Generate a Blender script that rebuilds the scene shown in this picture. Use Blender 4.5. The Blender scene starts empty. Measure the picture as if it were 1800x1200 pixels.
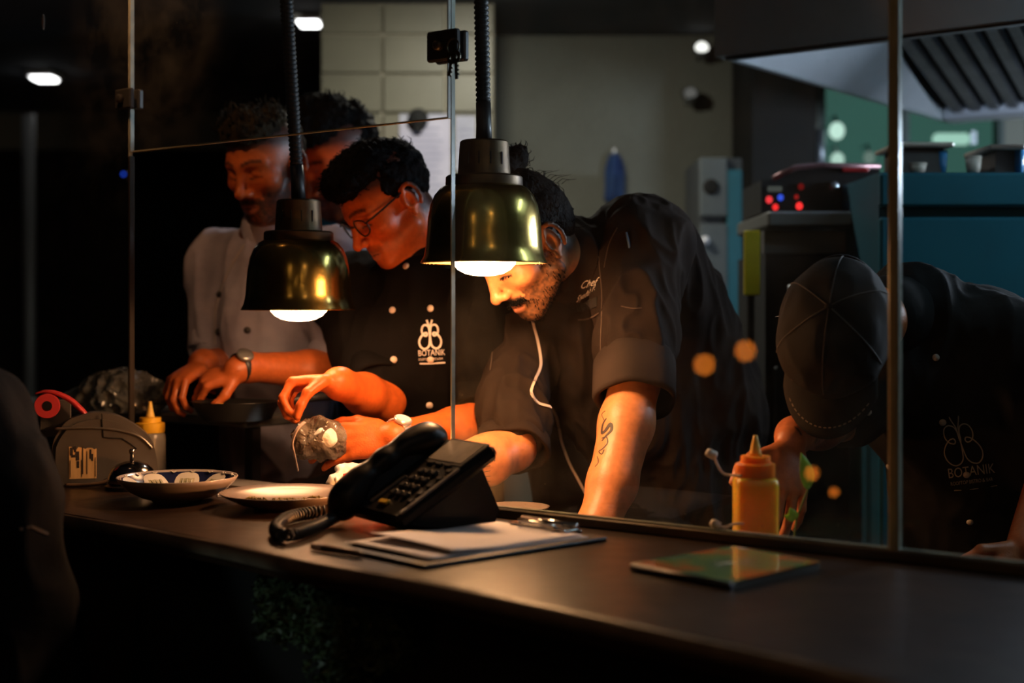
import bpy, math, random
import numpy as np
from mathutils import Vector, Matrix
from mathutils.bvhtree import BVHTree

random.seed(7); np.random.seed(7)
scene = bpy.context.scene
COL = scene.collection
PI = math.pi

# ------------------------------------------------------------------ camera
F, CX, HY, CAMZ = 2500.0, 900.0, 545.0, 1.35      # focal in px of the 1800 px frame, horizon row, eye height
cam_d = bpy.data.cameras.new('camera'); cam = bpy.data.objects.new('camera', cam_d); COL.objects.link(cam)
cam.location = (0, 0, CAMZ); cam.rotation_euler = (PI/2, 0, 0)
cam_d.sensor_width = 36; cam_d.lens = 36*F/1800
cam_d.shift_y = -(600-HY)/1800
cam_d.clip_start = 0.05; cam_d.clip_end = 60
cam_d.dof.use_dof = True; cam_d.dof.focus_distance = 2.62; cam_d.dof.aperture_fstop = 2.0
scene.camera = cam

# ------------------------------------------------------------------ world, exposure
w = bpy.data.worlds.new('night'); scene.world = w; w.use_nodes = True
w.node_tree.nodes['Background'].inputs[0].default_value = (0.55, 0.62, 0.75, 1)
w.node_tree.nodes['Background'].inputs[1].default_value = 0.0016
scene.view_settings.view_transform = 'Standard'; scene.view_settings.look = 'None'
scene.view_settings.exposure = 0.2; scene.view_settings.gamma = 1.0
scene.view_settings.use_curve_mapping = False
try:
    scene.cycles.max_bounces = 8; scene.cycles.transparent_max_bounces = 24
    scene.cycles.sample_clamp_indirect = 3.0; scene.cycles.caustics_reflective = False; scene.cycles.caustics_refractive = False
    scene.cycles.use_denoising = True
except Exception: pass

def light(name, kind, loc, power, color, size=0.1, target=None, size_y=None, spot=None, parent=None, spread=None):
    d = bpy.data.lights.new(name, kind); d.energy = power; d.color = color
    if kind == 'AREA':
        d.size = size
        if size_y: d.shape = 'RECTANGLE'; d.size_y = size_y
        if spread: d.spread = spread
    else: d.shadow_soft_size = size
    if spot: d.spot_size = spot; d.spot_blend = 0.6
    o = bpy.data.objects.new(name, d); COL.objects.link(o); o.location = loc
    if target is not None:
        o.rotation_euler = (Vector(target)-Vector(loc)).to_track_quat('-Z', 'Y').to_euler()
    return o

# ------------------------------------------------------------------ frames of reference
E = np.array([.793, -.610]); E /= np.linalg.norm(E)     # along the counter, to the right
N = np.array([-E[1], E[0]])                             # into the kitchen
DG = 1.867                                              # distance of the glass line along N
CT = 1.006                                              # counter top
LT = 0.986                                              # ledge behind the glass
def sd(s, d, z=0.0):
    p = E*s + N*d
    return np.array([p[0], p[1], z])
def at(x, y, Y):                                        # a point seen at photo pixel x, y at distance Y
    return np.array([(x-CX)*Y/F, Y, CAMZ+(HY-y)*Y/F])
def onz(x, y, z):                                       # the point of the horizontal plane z at that pixel
    Y = (CAMZ-z)*F/(y-HY)
    return np.array([(x-CX)*Y/F, Y, z])
def ond(x, d):                                          # ground position at pixel column x on the line d
    u = (x-CX)/F; Y = d/(N[0]*u+N[1])
    return np.array([u*Y, Y])

# ------------------------------------------------------------------ materials
MATS = {}
def nt(m): return m.node_tree.nodes, m.node_tree.links
def mat(name, base, rough=.5, metal=0., spec=.5, var=None, vscale=8., bump=0., bscale=40., emis=None, estr=0., trans=0., coat=0., alpha=1., ior=1.45, stretch=None, sheen=0., sss=0.):
    if name in MATS: return MATS[name]
    m = bpy.data.materials.new(name); m.use_nodes = True; MATS[name] = m
    ns, ls = nt(m); b = ns['Principled BSDF']
    b.inputs['Base Color'].default_value = (*base, 1); b.inputs['Roughness'].default_value = rough
    b.inputs['Metallic'].default_value = metal; b.inputs['Specular IOR Level'].default_value = spec
    b.inputs['IOR'].default_value = ior
    if trans: b.inputs['Transmission Weight'].default_value = trans
    if coat: b.inputs['Coat Weight'].default_value = coat; b.inputs['Coat Roughness'].default_value = .08
    if sss: b.inputs['Subsurface Weight'].default_value = sss; b.inputs['Subsurface Radius'].default_value = (1, .45, .08); b.inputs['Subsurface Scale'].default_value = .055
    if sheen: b.inputs['Sheen Weight'].default_value = sheen; b.inputs['Sheen Roughness'].default_value = .6
    if alpha < 1: b.inputs['Alpha'].default_value = alpha
    if emis: b.inputs['Emission Color'].default_value = (*emis, 1); b.inputs['Emission Strength'].default_value = estr
    if var or bump:
        tc = ns.new('ShaderNodeTexCoord'); mp = ns.new('ShaderNodeMapping'); ls.new(tc.outputs['Object'], mp.inputs[0])
        if stretch: mp.inputs['Scale'].default_value = stretch
    if var:
        n = ns.new('ShaderNodeTexNoise'); n.inputs['Scale'].default_value = vscale; n.inputs['Detail'].default_value = 5
        ls.new(mp.outputs[0], n.inputs['Vector'])
        r = ns.new('ShaderNodeValToRGB'); r.color_ramp.elements[0].position = .35; r.color_ramp.elements[1].position = .68
        r.color_ramp.elements[0].color = (*base, 1); r.color_ramp.elements[1].color = (*var, 1)
        ls.new(n.outputs['Fac'], r.inputs[0]); ls.new(r.outputs[0], b.inputs['Base Color'])
    if bump:
        n2 = ns.new('ShaderNodeTexNoise'); n2.inputs['Scale'].default_value = bscale; n2.inputs['Detail'].default_value = 4
        ls.new(mp.outputs[0], n2.inputs['Vector'])
        bp = ns.new('ShaderNodeBump'); bp.inputs['Strength'].default_value = bump; bp.inputs['Distance'].default_value = .01
        ls.new(n2.outputs['Fac'], bp.inputs['Height']); ls.new(bp.outputs[0], b.inputs['Normal'])
    return m

def emit(name, color, strength):
    if name in MATS: return MATS[name]
    m = bpy.data.materials.new(name); m.use_nodes = True; MATS[name] = m
    ns, ls = nt(m); ns.remove(ns['Principled BSDF'])
    e = ns.new('ShaderNodeEmission'); e.inputs[0].default_value = (*color, 1); e.inputs[1].default_value = strength
    ls.new(e.outputs[0], ns['Material Output'].inputs[0])
    return m

def glass_mat(name, dust, tint=(.95, .97, .96)):
    m = bpy.data.materials.new(name); m.use_nodes = True; MATS[name] = m
    ns, ls = nt(m); ns.remove(ns['Principled BSDF'])
    tr = ns.new('ShaderNodeBsdfTransparent'); tr.inputs[0].default_value = (*tint, 1)
    gl = ns.new('ShaderNodeBsdfGlossy'); gl.inputs['Roughness'].default_value = 0.0
    fr = ns.new('ShaderNodeFresnel'); fr.inputs[0].default_value = 1.5
    mx = ns.new('ShaderNodeMixShader')
    geo = ns.new('ShaderNodeNewGeometry')                # only the outward side mirrors: the pane is a thin solid sheet
    inv = ns.new('ShaderNodeMath'); inv.operation = 'SUBTRACT'; inv.inputs[0].default_value = 1
    ls.new(geo.outputs['Backfacing'], inv.inputs[1])
    ml = ns.new('ShaderNodeMath'); ml.operation = 'MULTIPLY'; ls.new(fr.outputs[0], ml.inputs[0]); ls.new(inv.outputs[0], ml.inputs[1])
    ls.new(ml.outputs[0], mx.inputs[0]); ls.new(tr.outputs[0], mx.inputs[1]); ls.new(gl.outputs[0], mx.inputs[2])
    df = ns.new('ShaderNodeBsdfDiffuse'); df.inputs[0].default_value = (.75, .75, .7, 1)
    tc = ns.new('ShaderNodeTexCoord'); n = ns.new('ShaderNodeTexNoise'); n.inputs['Scale'].default_value = 9; n.inputs['Detail'].default_value = 8
    n.inputs['Roughness'].default_value = .7
    ls.new(tc.outputs['Object'], n.inputs['Vector'])
    v = ns.new('ShaderNodeTexVoronoi'); v.inputs['Scale'].default_value = 55; ls.new(tc.outputs['Object'], v.inputs['Vector'])
    sp = ns.new('ShaderNodeMapRange'); sp.inputs[1].default_value = .07; sp.inputs[2].default_value = .03; sp.inputs[3].default_value = 0; sp.inputs[4].default_value = dust*5
    ls.new(v.outputs['Distance'], sp.inputs[0])
    mr = ns.new('ShaderNodeMapRange'); mr.inputs[1].default_value = .42; mr.inputs[2].default_value = .75; mr.inputs[3].default_value = dust*.12; mr.inputs[4].default_value = dust*1.6
    ls.new(n.outputs['Fac'], mr.inputs[0])
    # splashes dry on the lowest hand's breadth of the pane
    sx = ns.new('ShaderNodeSeparateXYZ'); ls.new(tc.outputs['Object'], sx.inputs[0])
    lo = ns.new('ShaderNodeMapRange'); lo.inputs[1].default_value = CT+.02; lo.inputs[2].default_value = CT+.13; lo.inputs[3].default_value = 2.0; lo.inputs[4].default_value = 1.0
    ls.new(sx.outputs['Z'], lo.inputs[0])
    ad = ns.new('ShaderNodeMath'); ad.operation = 'ADD'; ls.new(sp.outputs[0], ad.inputs[0]); ls.new(mr.outputs[0], ad.inputs[1])
    mm = ns.new('ShaderNodeMath'); mm.operation = 'MULTIPLY'; ls.new(ad.outputs[0], mm.inputs[0]); ls.new(lo.outputs[0], mm.inputs[1])
    m2 = ns.new('ShaderNodeMixShader'); ls.new(mm.outputs[0], m2.inputs[0]); ls.new(mx.outputs[0], m2.inputs[1]); ls.new(df.outputs[0], m2.inputs[2])
    ls.new(m2.outputs[0], ns['Material Output'].inputs[0])
    return m

def skin_mat(name, rough=.42):
    m = bpy.data.materials.new(name); m.use_nodes = True; MATS[name] = m
    ns, ls = nt(m); b = ns['Principled BSDF']; b.inputs['Roughness'].default_value = rough; b.inputs['Specular IOR Level'].default_value = .35
    a = ns.new('ShaderNodeVertexColor'); a.layer_name = 'Col'
    tc = ns.new('ShaderNodeTexCoord'); n = ns.new('ShaderNodeTexNoise'); n.inputs['Scale'].default_value = 70; n.inputs['Detail'].default_value = 4
    ls.new(tc.outputs['Object'], n.inputs['Vector'])
    mr = ns.new('ShaderNodeMapRange'); mr.inputs[1].default_value = .3; mr.inputs[2].default_value = .7; mr.inputs[3].default_value = .82; mr.inputs[4].default_value = 1.1
    ls.new(n.outputs['Fac'], mr.inputs[0])
    mx = ns.new('ShaderNodeVectorMath'); mx.operation = 'SCALE'; ls.new(a.outputs['Color'], mx.inputs[0]); ls.new(mr.outputs[0], mx.inputs['Scale'])
    ls.new(mx.outputs[0], b.inputs['Base Color'])
    bp = ns.new('ShaderNodeBump'); bp.inputs['Strength'].default_value = .15; bp.inputs['Distance'].default_value = .004
    n2 = ns.new('ShaderNodeTexNoise'); n2.inputs['Scale'].default_value = 260; ls.new(tc.outputs['Object'], n2.inputs['Vector'])
    ls.new(n2.outputs['Fac'], bp.inputs['Height']); ls.new(bp.outputs[0], b.inputs['Normal'])
    return m

def cloth_mat(name, base, var, weave=900., rough=.85, fold=.35, sheen=.0):
    return mat(name, base, rough=rough, spec=.08, var=var, vscale=14, bump=fold, bscale=22, sheen=sheen)

# ------------------------------------------------------------------ mesh building
class MB:
    def __init__(s): s.v = []; s.f = []; s.m = []
    def add(s, vs, fs, mi=0):
        b = len(s.v); s.v += [tuple(map(float, q)) for q in vs]; s.f += [tuple(b+i for i in f) for f in fs]; s.m += [mi]*len(fs)
        return s
    def box(s, c, size, R=None, mi=0, bev=0.):
        c = np.array(c, float); h = np.array(size, float)/2; R = np.eye(3) if R is None else R
        if bev <= 0:
            q = [(x, y, z) for z in (-1, 1) for y in (-1, 1) for x in (-1, 1)]
            vs = [c+R@(np.array(k)*h) for k in q]
            return s.add(vs, [(0,2,3,1), (4,5,7,6), (0,1,5,4), (2,6,7,3), (0,4,6,2), (1,3,7,5)], mi)
        b = min(bev, .49*min(size)); vs = []; idx = {}
        for sx in (-1, 1):
            for sy in (-1, 1):
                for sz in (-1, 1):
                    for ax in range(3):
                        sg = np.array([sx, sy, sz], float); p = sg*h
                        for o in range(3):
                            if o != ax: p[o] -= sg[o]*b
                        idx[(sx, sy, sz, ax)] = len(vs); vs.append(c+R@p)
        fs = []
        for ax in range(3):
            o1, o2 = [(1, 2), (2, 0), (0, 1)][ax]
            for sg in (-1, 1):
                lp = []
                for a, bb in ((-1, -1), (1, -1), (1, 1), (-1, 1)):
                    k = [0, 0, 0]; k[ax] = sg; k[o1] = a; k[o2] = bb; lp.append(idx[(*k, ax)])
                fs.append(tuple(lp if sg > 0 else lp[::-1]))
        for ax in range(3):                                # edges along ax
            o1, o2 = [(1, 2), (2, 0), (0, 1)][ax]
            for a in (-1, 1):
                for bb in (-1, 1):
                    def kk(t, w):
                        k = [0, 0, 0]; k[ax] = t; k[o1] = a; k[o2] = bb; return idx[(*k, w)]
                    q = (kk(-1, o1), kk(1, o1), kk(1, o2), kk(-1, o2))
                    fs.append(q if a*bb < 0 else q[::-1])
        for sx in (-1, 1):
            for sy in (-1, 1):
                for sz in (-1, 1):
                    t = tuple(idx[(sx, sy, sz, a)] for a in range(3)); fs.append(t if sx*sy*sz > 0 else t[::-1])
        return s.add(vs, fs, mi)
    def lathe(s, prof, c=(0, 0, 0), seg=32, R=None, mi=0, cap=True, fn=None):
        c = np.array(c, float); R = np.eye(3) if R is None else R; vs = []; fs = []
        for j, (r, z) in enumerate(prof):
            for i in range(seg):
                a = 2*PI*i/seg; p = np.array([r*math.cos(a), r*math.sin(a), z])
                if fn is not None: p = fn(p, a, j)
                vs.append(c+R@p)
        for j in range(len(prof)-1):
            for i in range(seg):
                k = (i+1) % seg; fs.append((j*seg+i, j*seg+k, (j+1)*seg+k, (j+1)*seg+i))
        if cap:
            if prof[0][0] > 1e-5: fs.append(tuple(range(seg))[::-1])
            if prof[-1][0] > 1e-5: fs.append(tuple((len(prof)-1)*seg+i for i in range(seg)))
        return s.add(vs, fs, mi)
    def tube(s, path, r, seg=8, mi=0, flat=None, closed=False):
        P = [np.array(p, float) for p in path]; n = len(P); rs = r if hasattr(r, '__len__') else [r]*n
        vs = []; fs = []; up = None
        for i in range(n):
            t = P[(i+1) % n]-P[i-1] if closed else P[min(i+1, n-1)]-P[max(i-1, 0)]
            t = t/(np.linalg.norm(t)+1e-12)
            if up is None:
                a = np.array([0, 0, 1.]) if abs(t[2]) < .9 else np.array([1., 0, 0]); up = np.cross(t, np.cross(a, t))
            up = up-t*np.dot(up, t); up /= np.linalg.norm(up)+1e-12
            sd_ = np.cross(t, up)
            for k in range(seg):
                a = 2*PI*k/seg; vs.append(P[i]+(up*math.cos(a)*(flat or 1)+sd_*math.sin(a))*rs[i])
        m_ = n if closed else n-1
        for i in range(m_):
            for k in range(seg):
                l = (k+1) % seg; j = (i+1) % n
                fs.append((i*seg+k, j*seg+k, j*seg+l, i*seg+l))
        if not closed: fs.append(tuple(range(seg))); fs.append(tuple((n-1)*seg+k for k in range(seg))[::-1])
        return s.add(vs, fs, mi)
    def prism(s, poly, a, b, mi=0):
        # poly: list of 3-vectors of one face, extruded by vector a..b along direction
        P = [np.array(p, float) for p in poly]; n = len(P); o1 = np.array(a, float); o2 = np.array(b, float)
        vs = [p+o1 for p in P]+[p+o2 for p in P]
        fs = [tuple(range(n))[::-1], tuple(range(n, 2*n))]+[(i, (i+1) % n, n+(i+1) % n, n+i) for i in range(n)]
        return s.add(vs, fs, mi)
    def sphere(s, c, r, seg=16, ring=10, R=None, mi=0):
        r = np.array([r]*3 if np.isscalar(r) else r, float); prof = [(math.sin(PI*j/ring), -math.cos(PI*j/ring)) for j in range(ring+1)]
        prof[0] = (1e-4, -1); prof[-1] = (1e-4, 1)
        RR = (np.eye(3) if R is None else R)@np.diag(r)
        return s.lathe(prof, c, seg, RR, mi)

def link(name, me, parent=None):
    o = bpy.data.objects.new(name, me); COL.objects.link(o)
    if parent is not None:
        o.parent = parent
        if parent.type == 'EMPTY': o.matrix_parent_inverse = Matrix.Translation(-parent.location)
    return o
def obj(name, mb, mats, parent=None, smooth=False, autos=None):
    me = bpy.data.meshes.new(name); me.from_pydata(mb.v, [], mb.f); me.validate(); me.update()
    for m in (mats if isinstance(mats, (list, tuple)) else [mats]): me.materials.append(m)
    if any(mb.m) and len(mb.m) == len(me.polygons): me.polygons.foreach_set('material_index', mb.m)
    if smooth or autos:
        me.polygons.foreach_set('use_smooth', [True]*len(me.polygons))
        if autos:
            try: me.set_sharp_from_angle(angle=math.radians(autos))
            except Exception: pass
    return link(name, me, parent)
def tag(o, label, cat, group=None):
    o['label'] = label; o['category'] = cat
    if group: o['group'] = group
    return o
def thing(name, label, cat, loc, group=None):
    o = bpy.data.objects.new(name, None); COL.objects.link(o); o.location = tuple(map(float, loc)); o.empty_display_size = .05
    return tag(o, label, cat, group)
def struct(name, mb, mats, **k):
    o = obj(name, mb, mats, **k); o['kind'] = 'structure'; return o

def rotz(a): return np.array([[math.cos(a), -math.sin(a), 0], [math.sin(a), math.cos(a), 0], [0, 0, 1]])
def basis(x, y, z): return np.array([x, y, z], float).T
def unit(v): v = np.array(v, float); return v/(np.linalg.norm(v)+1e-12)
RE = basis([E[0], E[1], 0], [N[0], N[1], 0], [0, 0, 1])          # counter-aligned axes

# ------------------------------------------------------------------ numpy noise
def _hash(i, j, k, seed):
    h = (i*374761393+j*668265263+k*1274126177+seed*974711) & 0x7fffffff
    h = ((h ^ (h >> 13))*1274126177) & 0x7fffffff
    return ((h ^ (h >> 16)) & 0xffff)/65535.0
def vnoise(P, seed=0):
    P = np.asarray(P, float); I = np.floor(P).astype(np.int64); f = P-I; f = f*f*(3-2*f); r = 0
    for a in (0, 1):
        for b in (0, 1):
            for c in (0, 1):
                wgt = (f[:, 0] if a else 1-f[:, 0])*(f[:, 1] if b else 1-f[:, 1])*(f[:, 2] if c else 1-f[:, 2])
                r = r+wgt*_hash(I[:, 0]+a, I[:, 1]+b, I[:, 2]+c, seed)
    return r
def fbm(P, seed=0, o=3):
    r = 0; a = .5; P = np.asarray(P, float)
    for i in range(o): r = r+a*vnoise(P*(2**i)+17.3*i, seed+i); a *= .5
    return r

# ------------------------------------------------------------------ implicit surfaces (smooth unions meshed by surface nets)
def cone(a, b, r1, r2, k=.015, flat=None, op='u'):
    return dict(t='c', a=np.array(a, float), b=np.array(b, float), r1=r1, r2=r2, k=k, flat=flat, op=op)
def ell(c, r, R=None, k=.015, op='u'):
    return dict(t='e', c=np.array(c, float), r=np.array([r]*3 if np.isscalar(r) else r, float), R=np.eye(3) if R is None else R, k=k, op=op)
def chain(pts, rs, k=.012, flat=None, op='u'):
    return [cone(pts[i], pts[i+1], rs[i], rs[i+1], k, flat, op) for i in range(len(pts)-1)]
def _bb(p):
    if p['t'] == 'c':
        m = max(p['r1'], p['r2'])*1.05; return np.minimum(p['a'], p['b'])-m, np.maximum(p['a'], p['b'])+m
    e = np.sqrt(((p['R']*p['r'])**2).sum(1)); return p['c']-e, p['c']+e
def sdf_mesh(prims, h, cut=None):
    los, his = zip(*[_bb(p) for p in prims if p['op'] == 'u'])
    lo = np.min(los, 0)-4*h; hi = np.max(his, 0)+4*h
    n = np.ceil((hi-lo)/h).astype(int)+1
    Fd = np.full(n, .2, np.float32)
    ax = [(lo[i]+h*np.arange(n[i])).astype(np.float32) for i in range(3)]
    for p in prims:
        l, u = _bb(p); m = p['k']+3*h
        i0 = np.clip(np.floor((l-m-lo)/h).astype(int), 0, n-1); i1 = np.clip(np.ceil((u+m-lo)/h).astype(int)+1, 1, n)
        if np.any(i1 <= i0): continue
        sl = tuple(slice(i0[i], i1[i]) for i in range(3))
        X = ax[0][sl[0]][:, None, None]; Y = ax[1][sl[1]][None, :, None]; Z = ax[2][sl[2]][None, None, :]
        if p['t'] == 'c':
            a = p['a'].astype(np.float32); ba = (p['b']-p['a']).astype(np.float32); L2 = float(ba@ba)+1e-12
            t = np.clip(((X-a[0])*ba[0]+(Y-a[1])*ba[1]+(Z-a[2])*ba[2])/L2, 0, 1)
            vx = X-a[0]-t*ba[0]; vy = Y-a[1]-t*ba[1]; vz = Z-a[2]-t*ba[2]
            if p['flat'] is not None:
                w_, f_ = p['flat']; dt = vx*w_[0]+vy*w_[1]+vz*w_[2]; g = (1/f_-1)
                vx = vx+g*dt*w_[0]; vy = vy+g*dt*w_[1]; vz = vz+g*dt*w_[2]
                d = (np.sqrt(vx*vx+vy*vy+vz*vz)-(p['r1']+(p['r2']-p['r1'])*t))*(.5+.5*f_)
            else:
                d = np.sqrt(vx*vx+vy*vy+vz*vz)-(p['r1']+(p['r2']-p['r1'])*t)
        else:
            c = p['c']; R = p['R'].astype(np.float32); r = p['r'].astype(np.float32)
            dx, dy, dz = X-np.float32(c[0]), Y-np.float32(c[1]), Z-np.float32(c[2])
            q = [dx*R[0, i]+dy*R[1, i]+dz*R[2, i] for i in range(3)]
            k0 = np.sqrt(sum((q[i]/r[i])**2 for i in range(3))); k1 = np.sqrt(sum((q[i]/r[i]**2)**2 for i in range(3)))+1e-9
            d = k0*(k0-1)/k1
        A = Fd[sl]; k = p['k']
        if p['op'] == 'u':
            hh = np.clip(.5+.5*(d-A)/k, 0, 1); Fd[sl] = d*(1-hh)+A*hh-k*hh*(1-hh)
        else:
            d = -d; hh = np.clip(.5+.5*(A-d)/k, 0, 1); Fd[sl] = d*(1-hh)+A*hh+k*hh*(1-hh)
    if cut is not None:
        for (pt, nn) in cut:                                # keep the side the normal points away from
            D = (ax[0][:, None, None]-pt[0])*nn[0]+(ax[1][None, :, None]-pt[1])*nn[1]+(ax[2][None, None, :]-pt[2])*nn[2]
            Fd = np.maximum(Fd, D.astype(np.float32))
    S = Fd < 0
    s8 = np.zeros(n-1, np.uint8)
    for a in (0, 1):
        for b in (0, 1):
            for c in (0, 1): s8 += S[a:n[0]-1+a, b:n[1]-1+b, c:n[2]-1+c]
    idx = np.argwhere((s8 > 0) & (s8 < 8)); del s8
    mp = np.full(n-1, -1, np.int32); mp[idx[:, 0], idx[:, 1], idx[:, 2]] = np.arange(len(idx))
    acc = np.zeros((len(idx), 3)); cnt = np.zeros(len(idx))
    cs = [(a, b, c) for a in (0, 1) for b in (0, 1) for c in (0, 1)]
    val = {c: Fd[idx[:, 0]+c[0], idx[:, 1]+c[1], idx[:, 2]+c[2]] for c in cs}
    for c in cs:
        for x in range(3):
            if c[x] == 0:
                e = list(c); e[x] = 1; e = tuple(e); v0, v1 = val[c], val[e]; mk = (v0 < 0) != (v1 < 0)
                t = v0/(v0-v1+1e-20); pos = np.repeat(np.array([c], float), len(idx), 0); pos[:, x] = t
                acc[mk] += pos[mk]; cnt[mk] += 1
    V = lo+h*(idx+acc/cnt[:, None])
    Q = []
    for x in range(3):
        s0 = [slice(None)]*3; s1 = [slice(None)]*3; s0[x] = slice(0, -1); s1[x] = slice(1, None)
        ch = S[tuple(s0)] != S[tuple(s1)]
        e = np.argwhere(ch); o1, o2 = (x+1) % 3, (x+2) % 3
        e = e[(e[:, o1] > 0) & (e[:, o2] > 0) & (e[:, o1] < n[o1]-1) & (e[:, o2] < n[o2]-1)]
        def cell(d1, d2):
            q = e.copy(); q[:, o1] += d1; q[:, o2] += d2; return mp[q[:, 0], q[:, 1], q[:, 2]]
        qd = np.stack([cell(-1, -1), cell(0, -1), cell(0, 0), cell(-1, 0)], 1)
        inside = S[e[:, 0], e[:, 1], e[:, 2]]
        qd[~inside] = qd[~inside][:, ::-1]; Q.append(qd)
    Q = np.concatenate(Q); Q = Q[(Q >= 0).all(1)]
    return V, Q
def vnormals(V, Q):
    Nn = np.zeros_like(V); fn = np.cross(V[Q[:, 2]]-V[Q[:, 0]], V[Q[:, 3]]-V[Q[:, 1]])
    for i in range(4): np.add.at(Nn, Q[:, i], fn)
    return Nn/(np.linalg.norm(Nn, axis=1)[:, None]+1e-12)
def relax(V, Q, it=1, lam=.5):
    E_ = np.concatenate([Q[:, [0, 1]], Q[:, [1, 2]], Q[:, [2, 3]], Q[:, [3, 0]]])
    for _ in range(it):
        A = np.zeros_like(V); c = np.zeros(len(V))
        np.add.at(A, E_[:, 0], V[E_[:, 1]]); np.add.at(c, E_[:, 0], 1); np.add.at(A, E_[:, 1], V[E_[:, 0]]); np.add.at(c, E_[:, 1], 1)
        V = V+lam*(A/np.maximum(c, 1)[:, None]-V)
    return V
def obj_np(name, V, Q, mats, parent=None, col=None):
    me = bpy.data.meshes.new(name); me.vertices.add(len(V)); me.vertices.foreach_set('co', V.astype(np.float32).ravel())
    nq = len(Q); me.loops.add(nq*4); me.loops.foreach_set('vertex_index', Q.astype(np.int32).ravel())
    me.polygons.add(nq); me.polygons.foreach_set('loop_start', np.arange(nq, dtype=np.int32)*4)
    try: me.polygons.foreach_set('loop_total', np.full(nq, 4, np.int32))
    except Exception: pass
    me.polygons.foreach_set('use_smooth', np.ones(nq, bool)); me.update(calc_edges=True); me.validate()
    for m in (mats if isinstance(mats, (list, tuple)) else [mats]): me.materials.append(m)
    if col is not None:
        a = me.color_attributes.new('Col', 'FLOAT_COLOR', 'POINT'); c4 = np.ones((len(V), 4), np.float32); c4[:, :3] = col
        a.data.foreach_set('color', c4.ravel())
    return link(name, me, parent)
def bvh_of(V, Q): return BVHTree.FromPolygons([tuple(v) for v in V], [tuple(int(i) for i in q) for q in Q])
CAMP = Vector((0, 0, CAMZ))
def hit(bvh, x, y):
    d = Vector(at(x, y, 1.0))-CAMP; r = bvh.ray_cast(CAMP, d.normalized(), 8)
    if r[0] is None: return None
    nn = r[1]; nn = -nn if nn.dot(d) > 0 else nn
    return np.array(r[0]), np.array(nn)
def ribbon(bvh, px, wd, lift=.0015, thick=.0012, mb=None):
    """a narrow raised band lying on a garment along the given path"""
    mb = mb or MB(); H = [q for q in (hit(bvh, *p) for p in px) if q is not None]
    if len(H) < 2: return mb
    P = [p for p, _ in H]; vs = []; fs = []
    for i, (p, n_) in enumerate(H):
        t = unit(P[min(i+1, len(P)-1)]-P[max(i-1, 0)]); s_ = unit(np.cross(n_, t)); ww = wd[i]/2 if hasattr(wd, '__len__') else wd/2
        for a, b in ((-ww, -.002), (-ww, lift), (ww, lift), (ww, -.002)): vs.append(p+s_*a+n_*b)
    for i in range(len(P)-1):
        for k in range(4): l = (k+1) % 4; fs.append((4*i+k, 4*i+l, 4*i+4+l, 4*i+4+k))
    fs += [(0, 3, 2, 1), (4*len(P)-4, 4*len(P)-3, 4*len(P)-2, 4*len(P)-1)]
    return mb.add(vs, fs)
def catmull(pts, m=6):
    P = [np.array(p, float) for p in pts]; out = []
    for i in range(len(P)-1):
        p0, p1, p2, p3 = P[max(i-1, 0)], P[i], P[i+1], P[min(i+2, len(P)-1)]
        for j in range(m):
            t = j/m; out.append(.5*((2*p1)+(-p0+p2)*t+(2*p0-5*p1+4*p2-p3)*t*t+(-p0+3*p1-3*p2+p3)*t**3))
    out.append(P[-1]); return out
def text_mesh(s, shear=0., res=3):
    c = bpy.data.curves.new('txt', 'FONT'); c.body = s; c.shear = shear; c.resolution_u = res; c.size = 1
    o = bpy.data.objects.new('txt', c); COL.objects.link(o)
    me = bpy.data.meshes.new_from_object(o.evaluated_get(bpy.context.evaluated_depsgraph_get()))
    v = [tuple(q.co) for q in me.vertices]; f = [tuple(p.vertices) for p in me.polygons]
    bpy.data.objects.remove(o); bpy.data.curves.remove(c); bpy.data.meshes.remove(me)
    return v, f
def text_on(bvh, s, o_px, right, up, shear=0., lift=.0016, mb=None):
    """lettering sewn onto a garment: origin and axes given on the photo, laid on the real surface"""
    mb = mb or MB(); v, f = text_mesh(s, shear); vs = []; ok = []
    for x, y, _ in v:
        px = np.array(o_px)+np.array(right)*x+np.array(up)*y; q = hit(bvh, px[0], px[1])
        ok.append(q is not None); vs.append((0, 0, 0) if q is None else q[0]+q[1]*lift)
    f = [g for g in f if all(ok[i] for i in g)]
    return mb.add(vs, f) if f else mb

# ================================================================== THE ROOM
CEIL = 2.43
m_ceil = mat('ceiling_paint', (.10, .11, .125), .9, var=(.075, .08, .09), vscale=2)
m_wall = mat('olive_grey_wall', (.20, .20, .165), .8, var=(.15, .15, .125), vscale=1.6, bump=.05, bscale=60)
m_dark = mat('dark_wall', (.028, .027, .025), .85, var=(.018, .018, .018), vscale=2)
m_floor = mat('dark_floor_tile', (.035, .033, .03), .5, var=(.02, .02, .02), vscale=4)
m_grout = mat('pale_grout', (.42, .38, .30), .9)
m_tile = mat('olive_tile', (.20, .185, .135), .45, var=(.155, .145, .105), vscale=3)
m_steel = mat('brushed_steel', (.42, .45, .48), .32, metal=1., var=(.32, .34, .36), vscale=6, stretch=(1, 1, 14))
m_steel_s = mat('satin_steel', (.50, .54, .60), .42, metal=.85, var=(.40, .44, .50), vscale=5)
m_black = mat('black_plastic', (.010, .010, .011), .42, var=(.016, .015, .015), vscale=20)
m_blackmatt = mat('black_matt', (.006, .006, .006), .8)

struct('floor', MB().box((0, 3, -.02), (14, 14, .04)), m_floor)
struct('ceiling', MB().box((0, 3.2, CEIL+.03), (14, 13.6, .06)), m_ceil)
YB = 5.6
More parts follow.
